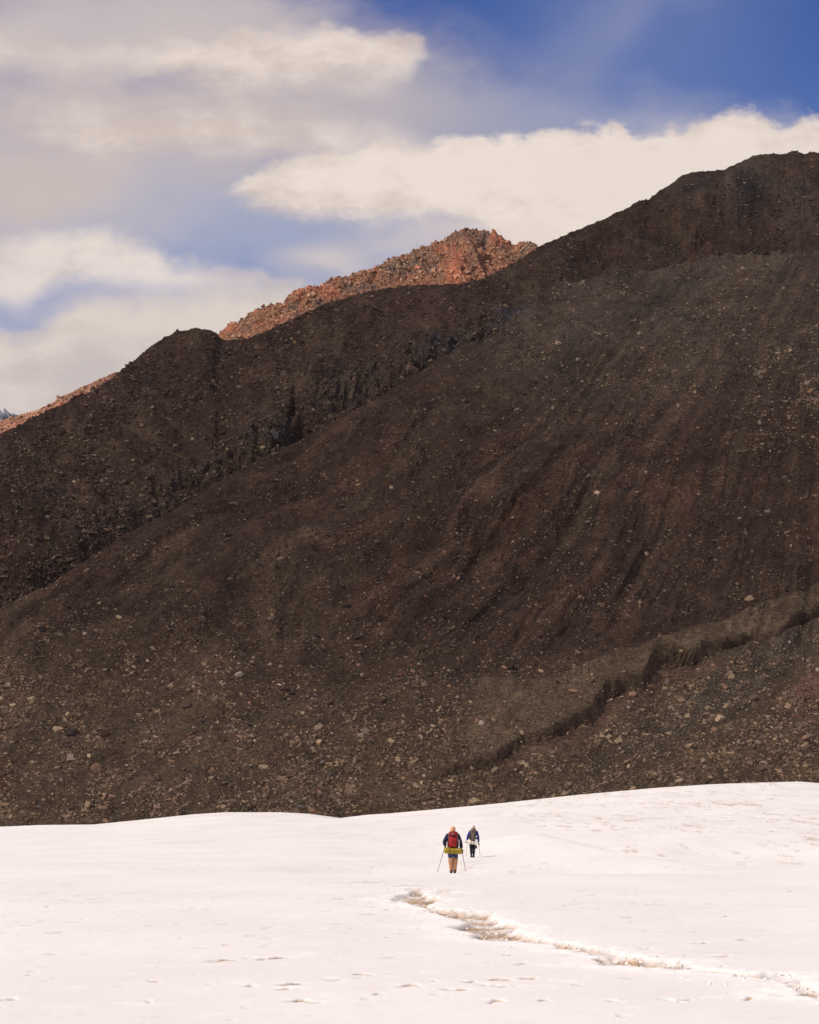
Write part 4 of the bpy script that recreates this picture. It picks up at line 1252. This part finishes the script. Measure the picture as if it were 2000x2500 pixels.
M_GLOVE = plain('black_glove', (0.015, 0.015, 0.022), 0.8, 0.2, 40)
M_BLUE = plain('blue_shell', (0.026, 0.032, 0.24), 0.7, 0.35, 12, 0.6)
M_BLACK = plain('black_cloth', (0.012, 0.012, 0.016), 0.85, 0.3, 14, 0.5)
M_BEIGE = plain('beige_wool', (0.50, 0.42, 0.31), 0.9, 0.12, 60, 0.4)
M_TAUPE = plain('taupe_nylon', (0.155, 0.115, 0.090), 0.7, 0.3, 16, 0.5)
M_TAUPE2 = plain('dark_olive_nylon', (0.050, 0.042, 0.032), 0.75, 0.35, 16, 0.5)
M_FOAM = plain('cream_foam', (0.82, 0.76, 0.66), 0.8, 0.06, 30, 0.3)
M_POLE = plain('dark_pole', (0.05, 0.045, 0.045), 0.4, 0.2, 30)
M_POLEG = plain('grey_pole', (0.30, 0.27, 0.25), 0.35, 0.2, 30)
M_INDIGO = plain('indigo_boot', (0.020, 0.018, 0.075), 0.7, 0.3, 30)


def make_person(base, S, label):
    root = empty('person', base, label, 'person')
    L, R = S['L'], S['R']                       # shoulder, elbow, wrist, hand, pole axis
    hd = Vector(S['head']); nb = Vector(S['neck'])
    # body: one continuous surface from feet to head and fingertips
    pts = [(0, 0, 0.92), (nb.x * 0.5, 0.0, 1.12), (nb.x, 0.01, 1.32), tuple(nb), tuple(hd - Vector((0, 0, 0.09))), tuple(hd), tuple(hd + Vector((0, 0, 0.065)))]
    rad = [(0.13, 0.10), (0.12, 0.095), (0.14, 0.10), (0.055, 0.055), (0.060, 0.065), (0.076, 0.09), (0.055, 0.065)]
    edges = [(0, 1), (1, 2), (2, 3), (3, 4), (4, 5), (5, 6)]
    # nose, chin and ears grow out of the head
    for off, r_ in (((0, 0.105, -0.02), 0.013), ((0, 0.085, -0.085), 0.03), ((0.082, 0.0, -0.01), 0.014), ((-0.082, 0.0, -0.01), 0.014)):
        pts.append(tuple(hd + Vector(off))); rad.append((r_, r_)); edges.append((5, len(pts) - 1))
    for side, A in (('L', L), ('R', R)):
        s0 = len(pts)
        for p, r_ in zip(A[:3], (0.055, 0.042, 0.030)):
            pts.append(p); rad.append((r_, r_))
        edges += [(2, s0), (s0, s0 + 1), (s0 + 1, s0 + 2)]
        hand_chain(A[2], A[3], A[4], 0.0085, pts, edges, rad, s0 + 2)
        sx = -1 if side == 'L' else 1
        f0 = len(pts); fx, fy = S['foot' + side]
        for p, r_ in (((sx * 0.085, 0, 0.86), 0.085), ((sx * 0.45 * abs(fx) + fx * 0.55, 0.02 + fy * 0.5, 0.49), 0.058), ((fx, fy, 0.10), 0.040), ((fx + sx * 0.01, fy + 0.12, 0.045), 0.038)):
            pts.append(p); rad.append((r_, r_))
        edges += [(0, f0), (f0, f0 + 1), (f0 + 1, f0 + 2), (f0 + 2, f0 + 3)]
    skin_obj('body', pts, edges, rad, M_SKIN, root)
    for side in (-1, 1):                        # eyes
        e = loft('eye', [(-0.009, 0, 0, 0.004, 0.004, 2), (0, 0, 0, 0.011, 0.010, 2), (0.009, 0, 0, 0.004, 0.004, 2)], M_WHITE, root, n=8)
        e.location = hd + Vector((side * 0.032, 0.083, 0.005))
    # jacket
    g = S.get('jgrow', 1.0)
    pj = [(0, -0.0, S['hem']), (0, 0, 1.0), (nb.x * 0.5, 0.0, 1.16), (nb.x, 0.01, 1.34), (nb.x, nb.y, nb.z - 0.01)]
    rj = [(0.185 * g, 0.145), (0.19 * g, 0.14), (0.195 * g, 0.14), (0.185 * g, 0.125), (0.075, 0.075)]
    ej = [(0, 1), (1, 2), (2, 3), (3, 4)]
    for A in (L, R):
        s0 = len(pj)
        el = Vector(A[1]); sh = Vector(A[0]); wr = Vector(A[2])
        for p, r_ in ((sh, 0.085), (sh.lerp(el, 0.5), 0.078), (el, 0.072), (el.lerp(wr, 0.55), 0.060), (wr, 0.050)):
            pj.append(tuple(p)); rj.append((r_ * g, r_ * g))
        ej += [(3, s0), (s0, s0 + 1), (s0 + 1, s0 + 2), (s0 + 2, s0 + 3), (s0 + 3, s0 + 4)]
        gp, ge, gr = [A[2]], [], [(0.036, 0.036)]
        hand_chain(A[2], A[3], A[4], 0.0125, gp, ge, gr, 0)
        skin_obj('glove', gp, ge, gr, M_GLOVE, root)
    skin_obj('jacket', pj, ej, rj, S['jacket'], root)
    return root


def trekking_pole(grip, tip, base, mat, label, lean=0.0):
    o = empty('trekking_pole', (base[0] + tip[0], base[1] + tip[1], base[2] + tip[2]), label, 'trekking pole', 'trekking poles of the two hikers')
    a = Vector(grip) - Vector(tip); Lh = a.length; d = a / Lh
    q = lambda t: tuple(d * t)
    tube('shaft', [q(0.05), q(Lh * 0.45), q(Lh * 0.46), q(Lh)], [0.007, 0.008, 0.0105, 0.011], mat, o)
    tube('tip', [q(-0.02), q(0.06)], [0.002, 0.005], M_POLEG, o)
    tube('basket', [q(0.07), q(0.078), q(0.09)], [0.012, 0.032, 0.010], M_STRAP, o, n=10)
    tube('grip', [q(Lh - 0.10), q(Lh - 0.05), q(Lh + 0.03), q(Lh + 0.07)], [0.015, 0.018, 0.016, 0.019], M_STRAP, o, n=8)
    tube('wrist_strap', [q(Lh + 0.06), tuple(d * (Lh + 0.02) + Vector((0.03, -0.03, 0))), tuple(d * (Lh - 0.08) + Vector((0.035, -0.03, 0))), q(Lh - 0.03)], 0.005, M_STRAP, o, n=5)
    return o


def band_ring(name, x, cy, cz, r, mat, parent, w=0.012):
    pts = [(x, cy + math.cos(2 * math.pi * k / 18) * r, cz + math.sin(2 * math.pi * k / 18) * r) for k in range(19)]
    return tube(name, pts, w, mat, parent, n=5)


# --- near hiker
B1 = Vector((float(ray(1106.1, 2131)[0] * 91.0), 91.0, 0.0)); B1.z = snow_z(B1.x, B1.y) + 0.005
poleL = ((-0.29, 0.17, 0.98), (-0.575, 0.42, 0.02)); poleR = ((0.345, 0.09, 0.80), (0.485, 0.22, 0.02))
S1 = dict(head=(-0.0, 0.055, 1.605), neck=(0.0, 0.035, 1.44), hem=0.86, jacket=M_NAVY, jgrow=1.22,
          L=[(-0.19, 0.02, 1.385), (-0.315, 0.0, 1.16), (-0.29, 0.11, 1.00), (-0.29, 0.17, 0.98), Vector(poleL[0]) - Vector(poleL[1])],
          R=[(0.19, 0.0, 1.385), (0.28, 0.0, 1.12), (0.33, 0.045, 0.90), (0.345, 0.09, 0.80), Vector(poleR[0]) - Vector(poleR[1])],
          footL=(-0.066, 0.0), footR=(0.072, 0.03))
P1 = make_person(B1, S1, 'nearer hiker from behind in navy jacket, orange tan trousers and peach beanie')
loft('beanie', [(1.52, 0, 0.02, 0.082, 0.088, 2.2), (1.56, 0, 0.03, 0.094, 0.105, 2.2), (1.63, 0.002, 0.04, 0.098, 0.112, 2.2), (1.68, 0.004, 0.045, 0.090, 0.100, 2.1), (1.715, 0.006, 0.045, 0.066, 0.074, 2), (1.733, 0.006, 0.045, 0.030, 0.034, 2)], M_PEACH, P1, 18, wob=0.02)
skin_obj('shorts', [(0, 0, 0.96), (0, 0, 0.82), (-0.086, 0, 0.70), (-0.094, 0.01, 0.50), (0.086, 0, 0.70), (0.094, 0.02, 0.49)], [(0, 1), (1, 2), (2, 3), (1, 4), (4, 5)],
         [(0.20, 0.14), (0.19, 0.14), 0.122, 0.108, 0.122, 0.108], M_NAVY2, P1)
for sx, (fx, fy) in ((-1, S1['footL']), (1, S1['footR'])):
    loft('trouser_leg', [(0.055, fx, fy, 0.060, 0.075, 2), (0.09, fx, fy, 0.070, 0.080, 2.2), (0.12, fx * 1.02, fy, 0.062, 0.070, 2), (0.20, fx * 1.04, fy, 0.070, 0.072, 2.2), (0.28, fx * 1.08, fy, 0.074, 0.075, 2), (0.36, fx * 1.16, fy, 0.084, 0.08, 2.2), (0.45, fx * 1.25, fy * 0.5, 0.092, 0.085, 2.1), (0.56, fx * 1.28, fy * 0.3, 0.094, 0.09, 2.1)], M_RUST, P1, 16, wob=0.035, seed=3 + sx)
    loft('boot', [(0.0, fx, fy + 0.05, 0.052, 0.145, 2.6), (0.03, fx, fy + 0.05, 0.055, 0.150, 2.6), (0.06, fx, fy + 0.03, 0.052, 0.125, 2.4), (0.10, fx, fy - 0.01, 0.048, 0.072, 2.2), (0.14, fx, fy - 0.01, 0.048, 0.062, 2.2)], M_BOOT, P1, 16)

bp1 = empty('backpack', B1 + Vector((0, -0.28, 0.95)), 'big red trekking backpack worn by the nearer hiker', 'backpack')
def at_bp(o, b0=(0, 0.28, -0.95)):
    o.location = Vector(b0)
    return o
at_bp(loft('main_bag', [(0.955, -0.01, -0.24, 0.13, 0.10, 3), (0.975, -0.01, -0.25, 0.150, 0.125, 3), (1.08, -0.005, -0.26, 0.160, 0.145, 3), (1.22, 0.0, -0.27, 0.172, 0.150, 3), (1.36, 0.0, -0.265, 0.165, 0.14, 3), (1.42, 0.0, -0.26, 0.155, 0.13, 3)], M_REDD, bp1, 24, wob=0.015))
at_bp(loft('front_pocket', [(0.98, -0.012, -0.375, 0.115, 0.03, 3), (1.05, -0.012, -0.39, 0.128, 0.045, 3), (1.20, -0.008, -0.40, 0.135, 0.055, 3), (1.32, -0.004, -0.395, 0.130, 0.045, 3), (1.365, -0.004, -0.385, 0.115, 0.025, 3)], M_RED, bp1, 20, wob=0.02))
at_bp(loft('lid', [(1.385, 0.01, -0.275, 0.172, 0.150, 3), (1.40, 0.01, -0.28, 0.190, 0.165, 2.8), (1.45, 0.012, -0.275, 0.195, 0.165, 2.6), (1.50, 0.01, -0.26, 0.170, 0.145, 2.4), (1.535, 0.005, -0.24, 0.130, 0.11, 2.2), (1.548, 0.0, -0.23, 0.08, 0.07, 2)], M_REDD, bp1, 24, wob=0.02))
lg = bpy.data.meshes.new('logo'); lg.from_pydata([(-0.018, 0, 0), (0.018, 0, 0), (0, 0.006, 0.034), (-0.018, 0.004, 0), (0.018, 0.004, 0), (0, 0.010, 0.034)], [], [(0, 1, 2), (5, 4, 3), (0, 3, 4, 1), (1, 4, 5, 2), (2, 5, 3, 0)])
lg.materials.append(M_WHITE); lo = bpy.data.objects.new('logo', lg); COL.objects.link(lo); lo.parent = bp1; lo.location = (0.0, -0.443 + 0.28, 1.447 - 0.95)
for sx in (-1, 1):
    at_bp(loft('side_pocket', [(0.98, sx * 0.165, -0.22, 0.025, 0.07, 2.5), (1.0, sx * 0.17, -0.22, 0.040, 0.09, 2.5), (1.12, sx * 0.178, -0.22, 0.042, 0.09, 2.5), (1.17, sx * 0.178, -0.22, 0.036, 0.085, 2.5)], M_REDD if sx < 0 else M_STRAP, bp1, 12))
    at_bp(tube('strap', [(sx * 0.165, -0.405, 1.40), (sx * 0.175, -0.38, 1.26), (sx * 0.19, -0.34, 1.12), (sx * 0.20, -0.30, 0.97)], 0.007, M_STRAPG, bp1))
    at_bp(tube('shoulder_strap', [(sx * 0.09, -0.14, 1.40), (sx * 0.10, -0.03, 1.475), (sx * 0.12, 0.10, 1.42), (sx * 0.13, 0.15, 1.25), (sx * 0.16, 0.05, 1.08), (sx * 0.15, -0.12, 1.02)], 0.020, M_STRAP, bp1))
at_bp(tube('strap', [(0.0, -0.44, 1.42), (0.0, -0.452, 1.36), (0.004, -0.456, 1.31)], 0.006, M_STRAP, bp1))
at_bp(tube('strap', [(-0.12, -0.42, 1.335), (0.0, -0.452, 1.325), (0.12, -0.42, 1.345)], 0.006, M_STRAP, bp1))
at_bp(tube('cord', [(-0.04, -0.452, 1.16), (0.05, -0.455, 1.22), (0.02, -0.452, 1.10), (0.09, -0.44, 1.12)], 0.004, M_STRAP, bp1))
at_bp(tube('haul_loop', [(-0.13, -0.20, 1.43), (-0.17, -0.20, 1.465), (-0.19, -0.20, 1.47)], 0.008, M_STRAPG, bp1))
at_bp(loft('water_bottle', [(1.03, 0.215, -0.20, 0.030, 0.030, 2), (1.12, 0.215, -0.20, 0.034, 0.034, 2), (1.20, 0.215, -0.20, 0.034, 0.034, 2), (1.23, 0.215, -0.20, 0.018, 0.018, 2), (1.26, 0.215, -0.20, 0.018, 0.018, 2)], M_WHITE, bp1, 12))

rb1 = empty('rolled_bag', B1 + Vector((0.005, -0.30, 0.835)), 'mustard yellow rolled bag strapped under the red backpack', 'rolled bag')
rb1.rotation_euler = (0, math.radians(2.0), 0)
secs = []
for k in range(25):
    t = -0.345 + 0.69 * k / 24
    rr_ = 0.118 * (1 - 0.55 * max(0, (abs(t) - 0.27) / 0.075) ** 2) if abs(t) > 0.27 else 0.118
    rr_ *= 1 - 0.10 * math.exp(-((t + 0.118) / 0.018) ** 2) - 0.10 * math.exp(-((t - 0.045) / 0.018) ** 2) + 0.03 * math.sin(t * 23) + 0.05 * (t > 0.06)
    secs.append((t, 0, 0, rr_ * 1.05, rr_, 2.0))
loft('bag', secs, M_MUST, rb1, 18, axis='x', wob=0.03, seed=5)
for x_ in (-0.118, 0.045):
    band_ring('strap', x_, 0, 0, 0.115, M_STRAP, rb1, 0.010)
    tube('strap', [(x_, -0.06, 0.10), (x_, -0.03, 0.16), (x_, 0.02, 0.20)], 0.010, M_STRAP, rb1)
pm_ = bpy.data.meshes.new('white_print'); pm_.from_pydata([(0.16, -0.117, 0.04), (0.19, -0.117, 0.04), (0.205, -0.100, 0.085), (0.18, -0.100, 0.085)], [], [(0, 1, 2, 3)])
pm_.materials.append(M_WHITE); po = bpy.data.objects.new('white_print', pm_); COL.objects.link(po); po.parent = rb1; po.location = (0, -0.012, 0.0)
tube('strap', [(0.15, 0.05, -0.12), (0.165, -0.02, -0.20), (0.175, -0.04, -0.28)], [0.010, 0.014, 0.018], M_STRAP, rb1)
tube('strap', [(0.36, 0.10, 0.02), (0.40, 0.08, 0.03), (0.43, 0.05, 0.0)], 0.008, M_STRAP, rb1)
trekking_pole(poleL[0], poleL[1], B1, M_POLE, 'dark trekking pole planted left of the nearer hiker')
trekking_pole(poleR[0], poleR[1], B1, M_POLE, 'dark trekking pole planted right of the nearer hiker')

# --- farther hiker
B2 = Vector((float(ray(1153.8, 2094.8)[0] * 131.0), 131.0, 0.0)); B2.z = snow_z(B2.x, B2.y) + 0.005
pl2 = ((-0.285, 0.10, 0.83), (-0.315, 0.30, 0.02)); pr2 = ((0.335, 0.10, 0.70), (0.42, 0.15, 0.02))
S2 = dict(head=(0.07, 0.06, 1.57), neck=(0.05, 0.035, 1.41), hem=0.92, jacket=M_BLUE, jgrow=1.0,
          L=[(-0.14, 0.02, 1.35), (-0.255, 0.0, 1.08), (-0.285, 0.05, 0.90), (-0.285, 0.10, 0.83), Vector(pl2[0]) - Vector(pl2[1])],
          R=[(0.24, 0.0, 1.35), (0.31, 0.0, 1.06), (0.335, 0.04, 0.80), (0.335, 0.10, 0.70), Vector(pr2[0]) - Vector(pr2[1])],
          footL=(-0.058, 0.0), footR=(0.066, 0.06))
P2 = make_person(B2, S2, 'farther hiker from behind in blue jacket, black trousers and beige beanie')
loft('beanie', [(1.49, 0.065, 0.03, 0.070, 0.080, 2.2), (1.54, 0.07, 0.04, 0.084, 0.098, 2.2), (1.60, 0.072, 0.045, 0.084, 0.100, 2.1), (1.65, 0.070, 0.045, 0.070, 0.080, 2), (1.685, 0.062, 0.045, 0.044, 0.05, 2), (1.70, 0.058, 0.045, 0.02, 0.02, 2)], M_BEIGE, P2, 18, wob=0.02)
skin_obj('trousers', [(0, 0, 0.94), (0, 0, 0.84), (-0.085, 0, 0.74), (-0.075, 0.01, 0.48), (-0.06, 0.0, 0.12), (0.085, 0, 0.74), (0.08, 0.03, 0.48), (0.066, 0.05, 0.12)], [(0, 1), (1, 2), (2, 3), (3, 4), (1, 5), (5, 6), (6, 7)],
         [(0.17, 0.12), (0.17, 0.12), 0.115, 0.082, 0.068, 0.115, 0.082, 0.068], M_BLACK, P2)
for fx, fy in (S2['footL'], S2['footR']):
    loft('boot', [(0.0, fx, fy + 0.05, 0.058, 0.145, 2.6), (0.03, fx, fy + 0.05, 0.062, 0.150, 2.6), (0.07, fx, fy + 0.03, 0.056, 0.12, 2.4), (0.11, fx, fy - 0.01, 0.054, 0.075, 2.2), (0.15, fx, fy - 0.01, 0.050, 0.065, 2.2)], M_INDIGO, P2, 16)
bp2 = empty('backpack', B2 + Vector((0.03, -0.27, 0.9)), 'grey brown backpack with dark side pockets worn by the farther hiker', 'backpack')
a2 = lambda o: at_bp(o, (-0.03, 0.27, -0.9))
a2(loft('main_bag', [(0.90, 0.015, -0.23, 0.11, 0.09, 3), (0.93, 0.015, -0.24, 0.135, 0.12, 3), (1.08, 0.025, -0.25, 0.150, 0.13, 3), (1.24, 0.035, -0.25, 0.150, 0.13, 3), (1.36, 0.04, -0.24, 0.14, 0.12, 3)], M_TAUPE2, bp2, 22, wob=0.015))
a2(loft('front_panel', [(0.92, 0.02, -0.355, 0.055, 0.02, 3), (1.0, 0.022, -0.375, 0.066, 0.03, 3), (1.2, 0.03, -0.385, 0.066, 0.03, 3), (1.31, 0.035, -0.375, 0.06, 0.025, 3)], M_TAUPE, bp2, 16, wob=0.02))
a2(loft('lid', [(1.32, 0.04, -0.25, 0.140, 0.13, 2.6), (1.34, 0.04, -0.26, 0.160, 0.15, 2.5), (1.42, 0.04, -0.26, 0.165, 0.155, 2.4), (1.50, 0.04, -0.25, 0.140, 0.13, 2.2), (1.54, 0.04, -0.24, 0.10, 0.09, 2), (1.555, 0.04, -0.23, 0.05, 0.05, 2)], M_TAUPE, bp2, 22, wob=0.02))
a2(tube('lid_zip', [(-0.04, -0.412, 1.41), (0.04, -0.42, 1.43), (0.11, -0.408, 1.40)], 0.010, M_STRAP, bp2))
for sx in (-1, 1):
    cx2 = 0.025 + sx * 0.165
    a2(loft('side_pocket', [(0.95, cx2, -0.22, 0.040, 0.08, 2.5), (0.98, cx2, -0.22, 0.062, 0.10, 2.5), (1.12, cx2 - sx * 0.005, -0.22, 0.062, 0.10, 2.5), (1.24, cx2 - sx * 0.02, -0.22, 0.04, 0.08, 2.5)], M_TAUPE2, bp2, 14, wob=0.04))
    a2(tube('strap', [(0.03 + sx * 0.085, -0.40, 1.33), (0.025 + sx * 0.082, -0.395, 1.15), (0.02 + sx * 0.07, -0.37, 0.93)], 0.009, M_STRAPG, bp2))
    a2(tube('shoulder_strap', [(0.04 + sx * 0.08, -0.13, 1.36), (0.045 + sx * 0.09, -0.02, 1.445), (0.045 + sx * 0.11, 0.10, 1.38), (0.03 + sx * 0.13, 0.15, 1.2), (0.02 + sx * 0.15, 0.02, 1.02), (0.02 + sx * 0.13, -0.12, 0.97)], 0.018, M_STRAP, bp2))
a2(loft('white_pouch', [(1.04, 0.195, -0.31, 0.020, 0.02, 2), (1.08, 0.200, -0.32, 0.036, 0.03, 2), (1.14, 0.215, -0.32, 0.036, 0.03, 2), (1.19, 0.225, -0.31, 0.016, 0.02, 2)], M_WHITE, bp2, 12))
rb2 = empty('foam_mat', B2 + Vector((-0.045, -0.28, 0.79)), 'cream rolled foam mat strapped under the grey brown backpack', 'sleeping mat')
rb2.rotation_euler = (0, math.radians(5.0), 0)
secs = [(-0.285 + 0.57 * k / 16, 0, 0, 0.095 * (1 - 0.06 * math.exp(-((-0.285 + 0.57 * k / 16 + 0.02) / 0.02) ** 2) - 0.06 * math.exp(-((-0.285 + 0.57 * k / 16 - 0.105) / 0.02) ** 2)), 0.095, 2.0) for k in range(17)]
loft('mat', secs, M_FOAM, rb2, 18, axis='x', wob=0.01, seed=8)
loft('rolled_end', [(-0.335, 0, 0, 0.05, 0.05, 2), (-0.33, 0, 0, 0.065, 0.065, 2), (-0.287, 0, 0, 0.065, 0.065, 2)], M_STRAP, rb2, 14, axis='x')
for x_ in (-0.02, 0.105):
    band_ring('strap', x_, 0, 0, 0.096, M_STRAP, rb2, 0.012)
    tube('strap', [(x_, -0.05, 0.085), (x_, -0.02, 0.13), (x_, 0.02, 0.16)], 0.010, M_STRAP, rb2)
pk = empty('pouch', B2 + Vector((0.18, -0.20, 0.55)), 'small dusky pouch hanging below the foam mat at the right hip', 'pouch')
loft('bag', [(-0.09, 0, 0, 0.035, 0.03, 2.4), (-0.07, 0, 0, 0.055, 0.04, 2.6), (0.04, 0.01, 0, 0.055, 0.045, 2.6), (0.09, 0.015, 0, 0.035, 0.03, 2.4)], plain('dusky_nylon', (0.085, 0.065, 0.075), 0.8, 0.25, 20), pk, 14, wob=0.03)
tube('cord', [(0.015, 0, 0.08), (0.01, -0.02, 0.16), (0.0, -0.02, 0.24)], 0.006, M_STRAP, pk)
trekking_pole(pl2[0], pl2[1], B2, M_POLEG, 'grey trekking pole planted left of the farther hiker')
trekking_pole(pr2[0], pr2[1], B2, M_POLE, 'dark trekking pole planted right of the farther hiker')


# ------------------------------------------------------------------ the cloud whose shadow lies on the mountain
def cloud_shadow():
    H = 2350.0
    nx, ny = 150, 150
    xs = np.linspace(-2100, 300, nx); ys = np.linspace(-400, 1500, ny)
    SHX, SHY = SUN.x / SUN.z * 750, SUN.y / SUN.z * 750
    X, Y = np.meshgrid(xs, ys)
    # outline: near edge over the snow's far side, far edge between the dark hill and the lit peak
    near = -95 + 12 * fbm(X / 160, Y * 0, 3, 500)
    far = np.interp(X, [-2100, -1330, -1270, -1180, -1080, -900, 300], [430, 470, 520, 900, 1120, 1190, 1260]) + 30 * fbm(X / 120, Y * 0 + 9, 3, 501)
    inside = np.minimum(np.minimum(Y - near, far - Y), np.minimum(X + 2000, 200 - X) + 0)
    k = np.clip(inside / 150, 0, 1)
    th_ = np.sqrt(k)
    puff = fbm(X / 190, Y / 170, 4, 502)
    top = H + 20 + 110 * th_ + 60 * puff * k
    bot = H - 25 * th_ + 14 * fbm(X / 120, Y / 120, 3, 503) * k
    verts = []; faces = []
    ids = -np.ones((2, ny, nx), int)
    m = inside > 0
    for s_i, Z in enumerate((top, bot)):
        for j in range(ny):
            for i in range(nx):
                if m[j, i]:
                    ids[s_i, j, i] = len(verts); verts.append((X[j, i] + SHX, Y[j, i] + SHY, Z[j, i]))
    for s_i in (0, 1):
        for j in range(ny - 1):
            for i in range(nx - 1):
                q = [ids[s_i, j, i], ids[s_i, j, i + 1], ids[s_i, j + 1, i + 1], ids[s_i, j + 1, i]]
                if min(q) >= 0:
                    faces.append(q if s_i == 0 else q[::-1])
    me = bpy.data.meshes.new('cloud'); me.from_pydata(verts, [], faces)
    mt = bpy.data.materials.new('cloud'); mt.use_nodes = True
    T = NT(mt.node_tree); T.n.clear()
    o_ = T.node('ShaderNodeOutputMaterial')
    df = T.node('ShaderNodeBsdfDiffuse'); df.inputs[0].default_value = (0.85, 0.85, 0.85, 1)
    tl = T.node('ShaderNodeBsdfTranslucent'); tl.inputs[0].default_value = (0.85, 0.85, 0.85, 1)
    tp = T.node('ShaderNodeBsdfTransparent')
    m1 = T.node('ShaderNodeMixShader'); m1.inputs[0].default_value = 0.4
    T.l.new(df.outputs[0], m1.inputs[1]); T.l.new(tl.outputs[0], m1.inputs[2])
    m2 = T.node('ShaderNodeMixShader'); m2.inputs[0].default_value = CLOUD_THIN ** 0.5
    T.l.new(m1.outputs[0], m2.inputs[1]); T.l.new(tp.outputs[0], m2.inputs[2])
    T.l.new(m2.outputs[0], o_.inputs[0])
    me.materials.append(mt)
    o = bpy.data.objects.new('cloud', me); COL.objects.link(o); tag(o, kind='stuff')


CLOUD_THIN = 0.32          # share of direct sun that comes through the cloud
cloud_shadow()

# ------------------------------------------------------------------ mountain air
def haze():
    me = bpy.data.meshes.new('haze')
    x0, x1, y0, y1, z0, z1 = -5000, 5000, -120, 11600, -25.5, 2080
    v = [(x, y, z) for z in (z0, z1) for (x, y) in ((x0, y0), (x1, y0), (x1, y1), (x0, y1))]
    me.from_pydata(v, [], [(0, 3, 2, 1), (4, 5, 6, 7), (0, 1, 5, 4), (1, 2, 6, 5), (2, 3, 7, 6), (3, 0, 4, 7)])
    mt = bpy.data.materials.new('haze'); mt.use_nodes = True
    T = NT(mt.node_tree); T.n.clear()
    o_ = T.node('ShaderNodeOutputMaterial')
    pv = T.node('ShaderNodeVolumePrincipled')
    pv.inputs['Color'].default_value = (0.80, 0.88, 1.0, 1)
    pv.inputs['Density'].default_value = 0.000014
    pv.inputs['Anisotropy'].default_value = 0.0
    T.l.new(pv.outputs[0], o_.inputs['Volume'])
    me.materials.append(mt)
    o = bpy.data.objects.new('haze', me); COL.objects.link(o); tag(o, kind='stuff')


haze()
